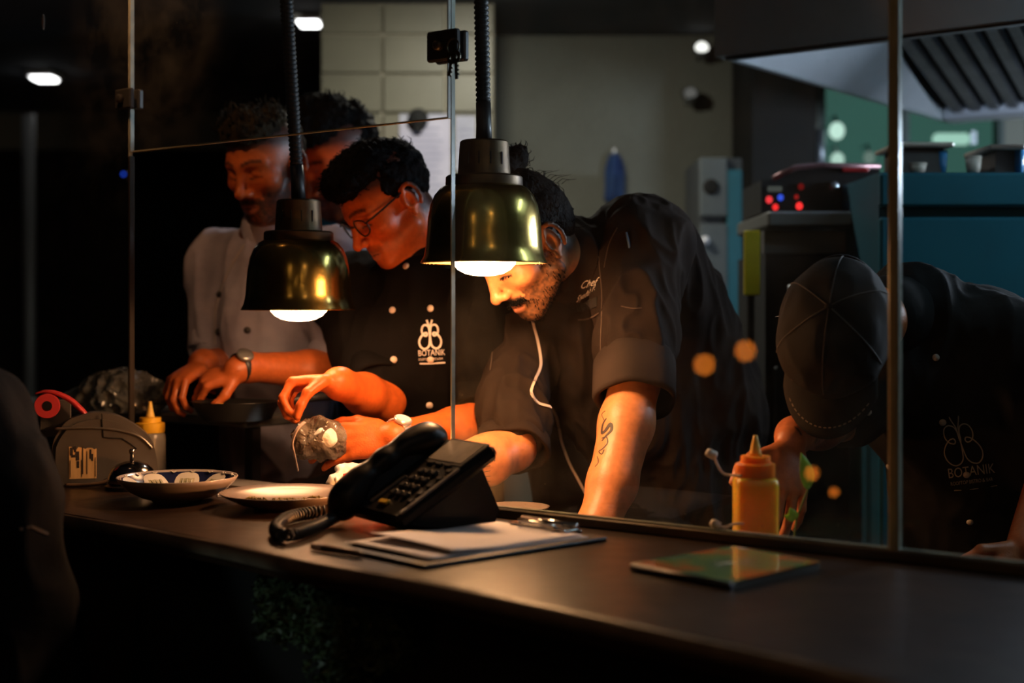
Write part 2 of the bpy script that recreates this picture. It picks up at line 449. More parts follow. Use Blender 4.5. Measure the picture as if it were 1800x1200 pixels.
# right-hand back wall with a lit hatch in it (opening left free of wall)
hx0, hx1 = at(1440, 0, YB)[0], at(1765, 0, YB)[0]; hz0, hz1 = 1.80, 2.27
wb = MB()
wb.box(((-.067+hx0)/2, YB+.05, CEIL/2), (hx0+.067, .1, CEIL))
wb.box(((hx1+4)/2, YB+.05, CEIL/2), (4-hx1, .1, CEIL))
wb.box(((hx0+hx1)/2, YB+.05, hz0/2), (hx1-hx0, .1, hz0)); wb.box(((hx0+hx1)/2, YB+.05, (hz1+CEIL)/2), (hx1-hx0, .1, CEIL-hz1))
struct('wall_back', wb, m_wall)
struct('wall_left', MB().box((-4.6, 5, CEIL/2), (.1, 9, CEIL)), m_dark)
struct('wall_far', MB().box((-2.3, 8.9, CEIL/2), (4.6, .1, CEIL)), m_dark)
struct('wall_right', MB().box((4.05, 4.0, CEIL/2), (.1, 5, CEIL)), m_dark)
# the wall returning from the pillar into the depth
struct('wall_return', MB().box((-.12, 7.3, CEIL/2), (.1, 3.2, CEIL)), m_dark)

# tiled pillar facing the pass
YP = 5.0
px0, px1 = at(563, 0, YP)[0], at(868, 0, YP)[0]
pil = struct('wall_pillar', MB().box(((px0+px1)/2, YP+.32, CEIL/2), (px1-px0, .6, CEIL)), m_grout)
tw, th, gap = .222, .138, .007
zt = at(0, 60, YP)[2]                                        # a joint runs here
xj = at(672, 0, YP)[0]                                       # and an upright joint here
tile_me = None
xs = [xj-2*tw, xj-tw, xj, xj+tw]
for r in range(-8, 1):
    for x in xs:
        a, b = max(x+gap/2, px0+.002), min(x+tw-gap/2, px1-.002)
        z0 = zt+r*th+gap/2; z1 = min(z0+th-gap, CEIL-.005)
        if b-a < .02 or z1-z0 < .02: continue
        obj('tile', MB().box(((a+b)/2, YP+.014, (z0+z1)/2), (b-a, .022, z1-z0), bev=.003), m_tile, pil)

# ------------------------------------------------------------------ lit hatch / window in the back wall
m_hatch = emit('lit_green_pane', (.030, .085, .070), 1.0)
wn = bpy.data.objects.new('window_1', None); COL.objects.link(wn); wn.location = ((hx0+hx1)/2, YB, hz0); wn['kind'] = 'structure'
obj('pane', MB().box(((hx0+hx1)/2, YB+.07, (hz0+hz1)/2), (hx1-hx0, .012, hz1-hz0)), m_hatch, wn)
fr = MB()
for x in (hx0+.012, hx0+(hx1-hx0)*.47, hx1-.012): fr.box((x, YB+.03, (hz0+hz1)/2), (.024, .07, hz1-hz0))
fr.box(((hx0+hx1)/2, YB+.03, hz0+.012), (hx1-hx0, .07, .024)); fr.box(((hx0+hx1)/2, YB+.03, hz1-.012), (hx1-hx0, .07, .024))
obj('window_frame', fr, mat('frame_dark', (.03, .05, .045), .5), wn)
# glass globes hanging in the hatch
def globe(x, y, r, st, lab):
    p = at(x, y, YB-.06); t = thing('globe_lamp', lab, 'lamp', p, 'round lamps in the green lit hatch')
    obj('globe', MB().sphere(p, (r, r, r*1.15)), emit('globe_%d' % st, (.62, .9, .78), st/10), t, smooth=True)
    obj('stem', MB().tube([p+[0, 0, r], p+[0, .03, r+.03], p+[0, .12, r+.03]], .006), m_steel, t)
globe(1471, 230, .030, 9, 'larger round white lamp in green lit hatch under the hood')
globe(1472, 281, .026, 7, 'lower round white lamp in green lit hatch, above the black machine')
globe(1528, 277, .022, 2, 'dim round green lamp in the lit hatch beside the glass joint')
p = at(1443, 265, YB-.08)
t = thing('steel_tube', 'pale upright steel tube at left edge of the green hatch', 'tube', p+[0, 0, -.09])
obj('tube', MB().tube([p+[0, 0, -.09], p+[0, 0, .085]], .018, 12), m_steel_s, t, smooth=True)
obj('bracket', MB().box(p+[0, .05, 0], (.02, .1, .02)), m_steel_s, t)
pA, pB = at(1640, 246, YB-.05), at(1704, 243, YB-.05)
t = thing('strip_light', 'pale green strip light in the hatch behind the hood lip', 'light', (pA+pB)/2)
obj('diffuser', MB().box((pA+pB)/2, (pB[0]-pA[0], .04, .045), bev=.012), emit('strip_green', (.42, .72, .60), .8), t)
obj('end_cap', MB().box(pB+[.01, 0, 0], (.02, .044, .05)), m_steel, t)
obj('bracket', MB().box((pA+pB)/2+[0, .06, 0], (.02, .11, .02)), m_steel, t)

# ------------------------------------------------------------------ extractor hood over the range
SA, DA, DB = -1.78, 3.206, 4.79; ZH = 2.0; SR = 1.2
hood = thing('extractor_hood', 'large stainless extractor hood with baffle filters above blue steel cabinet', 'hood', sd((SA+SR)/2, (DA+DB)/2, ZH))
def wbox(mb, s0, s1, d0, d1, z0, z1, mi=0, bev=0.):
    return mb.box(sd((s0+s1)/2, (d0+d1)/2, (z0+z1)/2), (s1-s0, d1-d0, z1-z0), RE, mi, bev)
m_fascia = mat('hood_fascia', (.40, .43, .45), .34, metal=.4, var=(.30, .33, .35), vscale=3)
obj('fascia', wbox(MB(), SA, SR, DA-.02, DA, ZH-.005, CEIL-.02), m_fascia, hood)
obj('side_panel', wbox(MB(), SA-.02, SA, DA-.02, DB+.02, ZH-.005, CEIL-.02), m_fascia, hood)
obj('back_panel', wbox(MB(), SA, SR, DB, DB+.02, ZH-.005, CEIL-.02), m_fascia, hood)
obj('lower_lip', wbox(MB(), SA, SR, DB-.09, DB-.002, ZH-.012, ZH+.045, bev=.01), mat('bright_lip', (.62, .64, .70), .35, metal=.8), hood)
obj('front_gutter', wbox(MB(), SA, SR, DA, DA+.025, ZH-.012, ZH+.02), m_black, hood)
A3, B3 = sd(SA, DA+.01, ZH), sd(SA, DB-.09, ZH); T3 = sd(SA+.27, DA+.02, 2.235)
nrm = unit(np.cross(B3-A3, T3-A3)); nrm = nrm if nrm[2] < 0 else -nrm
obj('end_plate', MB().prism([A3, B3, T3], nrm*.0, -nrm*.01), mat('satin_end_plate', (.60, .63, .68), .5, metal=.6, var=(.54, .57, .62), vscale=4), hood)
# baffle filters: slanted channels side by side
m_baf = mat('greasy_baffle', (.20, .20, .215), .34, metal=.9, var=(.09, .09, .10), vscale=9)
B4 = sd(SA+.02, DB-.09, ZH+.03); dirb = T3-B4; Lb = np.linalg.norm(dirb); db = dirb/Lb
sx = unit(np.array([E[0], E[1], 0])); nb = unit(np.cross(sx, db)); nb = nb if nb[2] < 0 else -nb
sx = unit(np.cross(db, nb)); sx = sx if sx@np.array([E[0], E[1], 0]) > 0 else -sx
prof = [(-.022, 0), (-.016, .018), (.016, .018), (.022, 0), (.018, 0), (.013, .013), (-.013, .013), (-.018, 0)]
bm = MB(); bm.prism([sx*a+nb*b for a, b in prof], (0, 0, 0), db*Lb)
bme = None
for i in range(26):
    off = B4+np.array([E[0], E[1], 0])*(.035+i*.062)
    if bme is None:
        o = obj('baffle', bm, m_baf, hood); bme = o.data
    else: o = link('baffle', bme, hood)
    o.location = Vector(off) if o.parent is None else Vector(off)
obj('filter_housing', MB().prism([B4-nb*.012, T3-nb*.012, T3-nb*.012+np.array([E[0], E[1], 0])*1.75, B4-nb*.012+np.array([E[0], E[1], 0])*1.75], (0, 0, 0), -nb*.01), m_blackmatt, hood)
p = at(1690, 38, 3.25); 
obj('red_label', MB().box(p, (.05, .004, .012), RE), mat('red_label', (.30, .02, .02), .5), hood)
# unseen cool tube added under the hood, right of the frame, lights its steel
t = thing('hood_tube_light', 'cool white tube light under the extractor hood', 'light', sd(-.5, 4.0, 1.78))
obj('tube', MB().tube([sd(-.98, 4.0, 1.78), sd(.0, 4.0, 1.78)], .016, 12), emit('cool_tube', (.70, .82, 1.0), 400), t, smooth=True)
obj('batten', wbox(MB(), -1.0, .02, 3.98, 4.02, 1.80, 1.83), m_steel, t)
# second unseen tube added on the ceiling to light the cabinet front
t2 = thing('ceiling_tube_light', 'cool white tube light on the ceiling before the hood', 'light', sd(-.15, 2.95, CEIL-.05))
obj('tube', MB().tube([sd(-.6, 2.95, CEIL-.06), sd(.3, 2.95, CEIL-.06)], .016, 12), emit('cool_tube_b', (.55, .82, 1.0), 60), t2, smooth=True)
obj('batten', wbox(MB(), -.65, .35, 2.93, 2.97, CEIL-.04, CEIL), m_steel, t2)
for s in (-.9, -.1): obj('bracket', MB().tube([sd(s, 4.0, 1.82), sd(s, 4.0, 2.22)], .005), m_steel, t)

# ------------------------------------------------------------------ blue steel cabinet at the right
m_blue = mat('blue_steel', (.014, .145, .20), .42, metal=.15, var=(.010, .11, .155), vscale=3)
Yc = 3.32
xl, zt_ = at(1547, 300, Yc)[0], at(1547, 300, Yc)[2]
t = thing('steel_cabinet', 'tall teal blue steel cabinet behind the capped chef', 'cabinet', (xl+.6, Yc+.3, 0))
zs = at(0, 376, Yc)[2]
obj('lower_door', MB().box((xl+.6, Yc+.01, zs/2+.03), (1.2, .03, zs-.075), bev=.006), m_blue, t)
obj('upper_drawer', MB().box((xl+.6, Yc+.01, (zs+zt_)/2+.006), (1.2, .03, zt_-zs-.022), bev=.006), m_blue, t)
obj('body', MB().box((xl+.6, Yc+.27, zt_/2), (1.19, .48, zt_-.002)), mat('cabinet_body', (.02, .10, .14), .5, metal=.2), t)
obj('handle', MB().tube([(xl+.86, Yc-.03, zs-.16), (xl+.86, Yc-.03, zs-.46)], .011, 10), m_black, t, smooth=True)
m_cream = mat('cream_ceramic', (.55, .48, .40), .4)
m_bluecup = mat('blue_plastic', (.02, .16, .36), .35)
def tray(x0, x1, y, dy, lab):
    a, b = at(x0, y, Yc+.14), at(x1, y, Yc+.14); tt = thing('serving_tray', lab, 'tray', ((a+b)/2)[:2].tolist()+[zt_])
    obj('rim', MB().box(((a[0]+b[0])/2, Yc+.14, a[2]), (b[0]-a[0], .2, .012), bev=.004), m_cream, tt)
    obj('base', MB().box(((a[0]+b[0])/2, Yc+.14, (zt_+a[2])/2-.002), (b[0]-a[0]-.04, .16, a[2]-zt_-.008)), mat('tray_dark', (.06, .05, .045), .6), tt)
tray(1555, 1656, 262, 0, 'long cream tray on the blue cabinet, left of the blue cups')
tray(1716, 1778, 266, 0, 'shorter cream tray on the blue cabinet, right of the blue cup')
def cup(x, y0, y1, wpx, m, lab, name='cup'):
    a = at(x, y0, Yc+.07); b = at(x, y1, Yc+.07); r = wpx*(Yc+.07)/F/2; hh = a[2]-zt_
    tt = thing(name, lab, 'cup', (a[0], Yc+.07, zt_))
    obj('body', MB().lathe([(r*.75, 0), (r*.9, hh*.4), (r, hh), (r*.88, hh), (r*.6, hh*.1), (1e-4, hh*.1)], (a[0], Yc+.07, zt_), 20, cap=True), m, tt, smooth=True)
    obj('rim', MB().lathe([(r*.96, hh-.002), (r*1.05, hh), (r*1.05, hh+.004), (r*.94, hh+.004)], (a[0], Yc+.07, zt_), 20, cap=False), m, tt, smooth=True)
cup(1655, 268, 300, 20, m_bluecup, 'blue cup on the blue cabinet beside long cream tray')
cup(1711, 278, 300, 28, m_cream, 'cream cup on the blue cabinet, between two blue ones')
cup(1790, 262, 300, 22, m_bluecup, 'blue cup at far right on top of the blue cabinet')
cup(1612, 290, 300, 34, m_cream, 'low cream bowl on the blue cabinet under the long tray')

# ------------------------------------------------------------------ black machine with red lights
Ym = 3.72
x0, x1 = at(1338, 0, Ym)[0], at(1546, 0, Ym)[0]; zb, ztp = at(0, 374, Ym)[2], at(0, 293, Ym)[2]
t = thing('black_machine', 'black kitchen machine with red and blue indicator lights', 'machine', ((x0+x1)/2, Ym+.15, zb))
arc = [(x0, zb), (x0, zb+.085), (x0+.03, ztp-.035), (x0+.09, ztp-.006), (x0+.16, ztp), (x1, ztp-.004), (x1, zb)]
obj('body', MB().prism([(a, Ym, b) for a, b in arc], (0, 0, 0), (0, .3, 0)), m_black, t)
obj('lid_rim', MB().tube([(a, Ym-.004, b+.004) for a, b in arc[2:6]], .007, 8), mat('reddish_rim', (.30, .16, .17), .3, metal=.6), t, smooth=True)
obj('red_strip', MB().box((x0+.245, Ym-.004, ztp-.008), (.07, .012, .012), bev=.003), mat('red_strip', (.5, .03, .03), .4), t)
leds = [(1352, 351, (1, .05, .06), .9, .009), (1363, 364, (1, .03, .03), 1.0, .008), (1372, 347, (.05, .12, 1), .7, .008), (1405, 362, (1, .03, .03), 1.4, .009), (1400, 346, (.8, .03, .03), .3, .006), (1499, 328, (.9, .03, .03), .5, .005), (1408, 328, (.8, .03, .03), .15, .008)]
for i, (x, y, c, s, r) in enumerate(leds):
    p = at(x, y, Ym-.004); obj('indicator_light', MB().sphere(p, (r, .006, r*1.1), 12, 8), emit('led_%d' % i, c, s), t, smooth=True)
obj('display', MB().box(at(1362, 332, Ym-.002), (.038, .006, .014), bev=.002), emit('pale_display', (.5, .55, .5), .10), t)
for x, y in ((1466, 327), (1490, 358)):
    obj('knob', MB().sphere(at(x, y, Ym-.006), (.013, .012, .013), 14, 8), mat('steel_knob', (.4, .45, .5), .3, metal=.9), t, smooth=True)
# bench and oven under it
t = thing('oven_bench', 'grey steel bench with dark oven below the black machine', 'bench', ((x0+x1)/2, Ym+.2, 0))
obj('worktop', MB().box(((x0+x1)/2, Ym+.15, zb-.022), (x1-x0-.0, .5, .04), bev=.006), mat('dull_bench_steel', (.20, .20, .19), .5, metal=.7), t)
obj('apron_panel', MB().box(((x0+x1)/2, Ym-.02, zb-.078), (x1-x0, .04, .06)), mat('bench_panel', (.13, .12, .11), .6, metal=.3), t)
obj('oven_body', MB().box(((x0+x1)/2, Ym+.16, (zb-.11)/2), (x1-x0, .44, zb-.11)), m_blackmatt, t)
obj('oven_door', MB().box(((x0+x1)/2, Ym-.07, (zb-.11)/2+.06), (x1-x0-.04, .02, .8), bev=.005), m_black, t)
obj('handle', MB().tube([(x0+.05, Ym-.11, zb-.2), (x1-.05, Ym-.11, zb-.2)], .01, 8), m_steel, t, smooth=True)

# ------------------------------------------------------------------ narrow locker, yellow sign, things on the back wall
Yl = 4.7
xa, xb = at(1230, 0, Yl)[0], at(1306, 0, Yl)[0]; zt2 = at(0, 272, Yl)[2]
t = thing('narrow_locker', 'narrow grey blue locker with round dial behind leaning chef', 'locker', ((xa+xb)/2, Yl+.2, 0))
m_lock = mat('grey_locker', (.17, .19, .20), .5, metal=.2, var=(.13, .15, .16), vscale=4)
zm = at(0, 386, Yl)[2]
obj('upper_door', MB().box((xa+.045, Yl, (zt2+zm)/2), (.09, .02, zt2-zm-.02), bev=.004), m_lock, t)
obj('lower_door', MB().box((xa+.045, Yl, zm/2), (.09, .02, zm-.03), bev=.004), m_lock, t)
obj('body', MB().box(((xa+xb)/2, Yl+.21, zt2/2-.005), (xb-xa-.004, .4, zt2-.01)), mat('locker_body', (.05, .055, .06), .6), t)
obj('cyan_strip', MB().box((xb-.028, Yl+.002, zt2-.42), (.05, .02, .74), bev=.004), mat('cyan_panel', (.03, .15, .20), .5), t)
obj('dial', MB().lathe([(.026, -.012), (.026, 0), (.018, .006), (1e-4, .006)], at(1250, 328, Yl-.014), 20, basis([1, 0, 0], [0, 0, 1], [0, -1, 0])), m_blackmatt, t)
obj('knob', MB().sphere(at(1240, 423, Yl-.02), .016, 14, 8), mat('white_knob', (.75, .75, .82), .3), t, smooth=True)
Yy = 3.62
a, b = at(1308, 405, Yy), at(1336, 519, Yy)
t = thing('yellow_sign', 'upright yellow sign panel beside the narrow locker', 'sign', ((a[0]+b[0])/2, Yy, b[2]))
obj('panel', MB().box(((a[0]+b[0])/2, Yy, (a[2]+b[2])/2), (b[0]-a[0], .012, a[2]-b[2]), bev=.003), mat('yellow_panel', (.92, .70, .02), .5), t)
obj('post', MB().tube([((a[0]+b[0])/2, Yy+.02, 0), ((a[0]+b[0])/2, Yy+.02, a[2]-.02)], .01, 8), m_black, t)
# tall black cupboard against the back wall
Yk = 5.15; a, b = at(1318, 0, Yk)[0], at(1437, 0, Yk)[0]
t = thing('tall_cupboard', 'tall black cupboard between back wall and green lit hatch', 'cupboard', ((a+b)/2, Yk+.2, 0))
obj('body', MB().box(((a+b)/2, Yk+.215, CEIL/2-.01), (b-a, .40, CEIL-.03)), m_blackmatt, t)
obj('upper_door', MB().box(((a+b)/2, Yk+.005, 2.0), (b-a-.01, .02, .80), bev=.004), m_blackmatt, t)
obj('lower_door', MB().box(((a+b)/2, Yk+.005, .80), (b-a-.01, .02, 1.56), bev=.004), m_blackmatt, t)
obj('handle', MB().tube([(a+.03, Yk-.02, 1.25), (a+.03, Yk-.02, 1.45)], .007, 8), m_black, t)
# blue cloth on a hook
p0 = at(1080, 272, YB-.02); p1 = at(1080, 352, YB-.02)
t = thing('blue_cloth', 'folded blue cloth hanging on the olive back wall', 'cloth', p1)
prof = []
cm = MB(); rows = 9; cols = 9; vs = []; fs = []
for j in range(rows):
    zz = p0[2]+(p1[2]-p0[2])*j/(rows-1); wd = .038*(.55+.45*min(1, j/2.5))
    for i in range(cols):
        q = i/(cols-1)*2-1; vs.append((p0[0]+wd*q, YB-.03-.012*math.cos(q*5+j*.2), zz-.012*(1-q*q)*(j == rows-1)))
for j in range(rows-1):
    for i in range(cols-1): fs.append((j*cols+i, j*cols+i+1, (j+1)*cols+i+1, (j+1)*cols+i))
cm.add(vs, fs); oc = obj('fold', cm, mat('blue_towel', (.015, .045, .17), .9, var=(.03, .08, .22), vscale=12), t, smooth=True)
so = oc.modifiers.new('thick', 'SOLIDIFY'); so.thickness = .01; so.offset = -1
obj('hook', MB().tube([p0+[0, .02, .015], p0+[0, -.012, .018], p0+[0, -.012, .0]], .004), m_steel, t)
# wall lamps high on the back wall
def wall_lamp(x, y, st, lab):
    p = at(x, y, YB-.1); t = thing('wall_lamp', lab, 'lamp', p, 'small lamps high on the back wall')
    obj('head', MB().lathe([(.018, -.04), (.03, 0), (.034, .012)], p, 18, basis([1, 0, 0], [0, .5, .866], [0, -.866, .5])), m_steel, t, smooth=True)
    obj('lens', MB().sphere(p+[0, -.010, .004], (.026, .012, .026), 16, 8), emit('lens_%d' % int(st*10), (1, .97, .92), st), t, smooth=True)
    obj('arm', MB().tube([p+[0, .03, -.01], p+[0, .12, -.02]], .008), m_black, t)
wall_lamp(1233, 88, 1.6, 'bright white wall lamp left of the hood corner')
wall_lamp(1213, 168, .10, 'dim wall lamp below the bright one on back wall')
# notice sheets on the pillar
m_paper = mat('notice_paper', (.50, .50, .60), .85, var=(.40, .40, .50), vscale=9)
def sheet(x0, y0, x1, y1, lab, lines=True):
    a, b = at(x0, y0, YP-.012), at(x1, y1, YP-.012); t = thing('notice_sheet', lab, 'paper', ((a[0]+b[0])/2, YP-.01, b[2]), 'notices on the pillar')
    obj('sheet', MB().box(((a[0]+b[0])/2, YP-.004, (a[2]+b[2])/2), (b[0]-a[0], .004, a[2]-b[2])), m_paper, t)
    mb = MB(); z = a[2]-.05
    while z > b[2]+.03:
        mb.box(((a[0]+b[0])/2, YP-.0065, z), ((b[0]-a[0])*random.uniform(.5, .8), .001, .006)); z -= .022
    obj('print', mb, mat('faint_print', (.30, .31, .42), .9), t)
sheet(702, 200, 792, 420, 'pale lilac notice sheet on tiled pillar with black magnet')
sheet(800, 203, 836, 300, 'narrow bluish notice sheet on tiled pillar behind the lamp cord')
p = at(735, 208, YP-.03); t = thing('round_magnet', 'black round magnet clip at top of the notice sheet', 'magnet', p)
obj('disc', MB().lathe([(.034, -.012), (.036, 0), (.028, .010), (1e-4, .012)], p, 20, basis([1, 0, 0], [0, 0, 1], [0, -1, 0])), m_blackmatt, t, smooth=True)
obj('clip_tongue', MB().box(p+[0, 0, -.03], (.03, .012, .03), bev=.004), m_blackmatt, t)

# ------------------------------------------------------------------ ceiling downlights far back on the left
m_down = emit('downlight', (1, .96, .97), 6.0)
def downlight(x, y, lab, power=0, wpx=46, hpx=20):
    Y = (CEIL-.03-CAMZ)*F/(HY-y); p = at(x, y, Y); p[2] = CEIL-.03
    t = thing('ceiling_light', lab, 'light', p, 'square ceiling lights')
    wd = wpx*Y/F
    obj('diffuser', MB().box(p, (wd, wd*1.25, .02), bev=.008), m_down, t)
    obj('frame', MB().box(p+[0, 0, .014], (wd*1.25, wd*1.5, .022), bev=.004), mat('white_trim', (.6, .6, .6), .5), t)
    if power: light('ceiling_light_glow', 'AREA', p-[0, 0, .03], power, (1, .95, .9), wd, p-[0, 0, 1])
downlight(78, 138, 'lit square ceiling light far back at left', wpx=38)
downlight(543, 41, 'lit square ceiling light beside the tiled pillar', wpx=38)
# one more, added unseen above the pillar's front, out of the frame, that lights tiles and back wall
p = np.array([-.12, 4.2, CEIL-.03]); t = thing('ceiling_light', 'ceiling light in front of the tiled pillar', 'light', p, 'square ceiling lights')
obj('diffuser', MB().box(p, (.12, .12, .02), bev=.006), m_down, t); obj('frame', MB().box(p+[0, 0, .014], (.16, .16, .02)), MATS['white_trim'], t)
light('pillar_light', 'AREA', p-[0, 0, .03], 13.0, (1, .93, .80), .12, p-[0, -.25, 1])
# warm spot added on the ceiling, above the frame, to brighten the left chefs
p = np.array([-.86, 2.62, CEIL-.05]); t = thing('ceiling_spot', 'warm ceiling spot over the chefs at left', 'light', p)
obj('can', MB().lathe([(.035, -.03), (.04, -.028), (.04, .05)], p, 20), m_black, t, smooth=True)
obj('lens', MB().lathe([(.033, -.031), (1e-4, -.031)], p, 20, cap=False), emit('warm_spot_lens', (1, .5, .25), 8), t)
light('ceiling_spot_beam', 'SPOT', p-[0, 0, .035], 24.0, (1.0, .47, .20), .03, at(480, 300, 3.35), spot=math.radians(58))
# brown band: ceiling glow around the far light put into colour, steel post, small far lamps at left
t = tag(obj('ceiling_beam', MB().box((-2.9, 7.9, CEIL-.10), (3.4, .25, .20)), mat('beam_brown', (.20, .17, .12), .8)), 'brown beam under the ceiling at far left', 'beam')
t = thing('steel_post', 'thin grey steel post standing far back at left', 'post', at(51, 545, 6.4)*[1, 1, 0])
pp = at(51, 545, 6.4)
obj('pole', MB().tube([(pp[0], pp[1], 0), (pp[0], pp[1], CEIL-.2)], .03, 14), mat('dull_post', (.10, .10, .10), .55, metal=.3), t, smooth=True)
obj('foot', MB().lathe([(.08, 0), (.08, .01), (.035, .03)], (pp[0], pp[1], 0), 16), m_steel, t)
def far_spot(x, y, Y, r, col, st, lab):
    p = at(x, y, Y); t = thing('indicator_lamp', lab, 'lamp', p)
    obj('lens', MB().sphere(p, (r, r*.6, r), 14, 8), emit('spot_%d' % x, col, st), t, smooth=True)
    obj('housing', MB().box(p+[0, .03, 0], (r*2.3, .04, r*2.3), bev=.006), m_black, t)
far_spot(350, 155, 7.5, .03, (.42, .40, .05), .22, 'dim yellow lamp on far wall above the chef with quiff')
far_spot(217, 306, 3.35, .009, (.02, .08, .8), .22, 'small blue indicator light left of the glass joint')

# ================================================================== THE PASS COUNTER
m_wood = mat('dark_counter_top', (.018, .010, .0065), .36, var=(.036, .021, .013), vscale=9, bump=.14, bscale=22, spec=.22)
m_edge = mat('counter_edge', (.16, .115, .08), .4, var=(.10, .07, .05), vscale=20)
front_px = [(-260, 858), (-60, 879), (87, 897), (233, 922), (389, 951), (544, 984), (700, 1010), (944, 1059), (1078, 1086), (1411, 1157), (1700, 1232), (2000, 1318)]
fr_ = [onz(x, y, CT)[:2] for x, y in front_px]
gl0, gl1 = (E*-3.9+N*(DG+.012)), (E*.75+N*(DG+.012))
poly = [(*q, 0) for q in fr_]+[(*gl1, 0), (*gl0, 0)]
ctop = thing('pass_counter', 'long dark wooden pass counter with rounded front edge', 'counter', (0, 1.9, 0))
obj('top', MB().prism(poly, (0, 0, CT-.035), (0, 0, CT)), m_wood, ctop)
edge = catmull([(*q, CT-.006) for q in fr_], 5)
obj('front_edge', MB().tube([e+np.array([0, 0, -.007]) for e in edge], .0128, 10), m_edge, ctop, smooth=True)
ins = [(*(q+N*.10), 0) for q in fr_]
obj('front_panel', MB().prism(ins+[(*(gl1), 0), (*(gl0), 0)], (0, 0, 0), (0, 0, CT-.036)), mat('black_panel', (.008, .008, .008), .8), ctop)
led = MB(); wbox(led, -3.9, .75, DG+.012, DG+.205, LT-.03, LT)
tag(obj('serving_ledge', led, mat('ledge_steel', (.34, .32, .30), .42, metal=.3, var=(.26, .245, .23), vscale=8)), 'dark steel serving ledge running behind the glass', 'ledge')  # steel lightened to bounce lamp light up onto the faces
t = thing('prep_bench', 'lower steel prep bench on the kitchen side of the ledge', 'bench', sd(-1.6, 2.16, 0))
obj('worktop', wbox(MB(), -3.9, .75, DG+.207, DG+.37, .83, .86), m_steel, t)
obj('carcass', wbox(MB(), -3.9, .75, DG+.02, DG+.33, 0, .829), m_blackmatt, t)

# ------------------------------------------------------------------ glass screen
m_glass = glass_mat('screen_glass', .012)
m_glassC = glass_mat('smeared_screen_glass', .045)
m_gedge = mat('glass_edge', (.30, .31, .24), .25, var=(.20, .21, .17), vscale=30, spec=.6)
GT = .0045
def pane(name_label, s0, s1, z0, z1, gm, extra=None):
    t = thing('glass_screen', name_label, 'glass screen', sd((s0+s1)/2, DG, z0), 'panes of the glass screen')
    obj('sheet', wbox(MB(), s0, s1, DG-GT, DG+GT, z0, z1), gm, t)
    e = .0022
    def strip(s_0, s_1, z_0, z_1): return obj('polished_edge', wbox(MB(), s_0, s_1, DG-GT-.0003, DG+GT+.0003, z_0, z_1), m_gedge, t)
    strip(s0-e, s0, z0, z1); strip(s1, s1+e, z0, z1); strip(s0-e, s1+e, z0-e, z0)
    return t
ZT = CEIL-.002
sA = lambda x: float(E@ond(x, DG))
s230, s790, s795, s1575 = sA(231), sA(789), sA(797), sA(1573)
ZU = CAMZ+.331
pA_ = pane('full height glass pane at the left end of the counter', -3.9, s230-.004, CT+.004, ZT, m_glass)
pB_ = pane('raised glass pane hanging above the serving opening', s230+.003, s790, ZU, ZT, m_glass)
pC_ = pane('full height smeared glass pane in front of the leaning chef', s795, s1575-.008, CT+.018, ZT, m_glassC)
pD_ = pane('full height glass pane at right before the capped chef', s1575+.008, .74, CT+.018, ZT, m_glass)
# steel uprights and channel that carry the panes
def upright(x_s, z0, z1, lab, r=.007, m=None, wd=.012):
    t = thing('glass_joint', lab, 'glass joint', sd(x_s, DG, z0), 'upright joints of the glass screen')
    obj('profile', wbox(MB(), x_s-wd/2, x_s+wd/2, DG-.0075, DG+.0075, z0, z1, bev=.002), m or m_black, t)
    obj('end_cap', wbox(MB(), x_s-wd/2-.001, x_s+wd/2+.001, DG-.0085, DG+.0085, z0-.001, z0+.012), m or m_black, t)
upright(s1575, CT+.001, ZT, 'olive metal joint strip between the two right panes', m=mat('olive_joint', (.40, .36, .25), .32, metal=.4, var=(.30, .27, .18), vscale=12), wd=.0135)
upright(s230-.0005, CT+.001, ZU-.01, 'dark slim post at left side of the serving opening', wd=.006, m=mat('dark_bronze', (.030, .025, .02), .4, metal=.6))
ch = thing('bottom_channel', 'dark metal channel holding the glass on the counter', 'channel', sd((s795+.74)/2, DG, CT))
obj('front_lip', wbox(MB(), s795-.02, .74, DG-.013, DG-.006, CT, CT+.016, bev=.002), mat('channel_metal', (.16, .13, .09), .35, metal=.7, var=(.05, .045, .04), vscale=5), ch)
obj('back_lip', wbox(MB(), s795-.02, .74, DG+.006, DG+.0119, CT, CT+.016, bev=.002), m_black, ch)
obj('seat', wbox(MB(), s795-.02, .74, DG-.006, DG+.006, CT, CT+.006), m_black, ch)
# dried smear on the left pane
pS = ond(76, DG-GT-.0006); zz = CAMZ+(HY-38)*pS[1]/F
sm = MB(); R0 = random.Random(3); ring = []
for i in range(18):
    a = 2*PI*i/18; ring.append((math.cos(a)*.0045*(1+.3*R0.uniform(-1, 1)), math.sin(a)*.016*(1+.25*R0.uniform(-1, 1))))
sm.prism([np.array([pS[0]+E[0]*a, pS[1]+E[1]*a, zz+b]) for a, b in ring], (0, 0, 0), tuple(-np.array([N[0], N[1], 0])*.0006))
obj('dried_smear', sm, mat('dried_smear', (.4, .36, .32), .8), pA_)

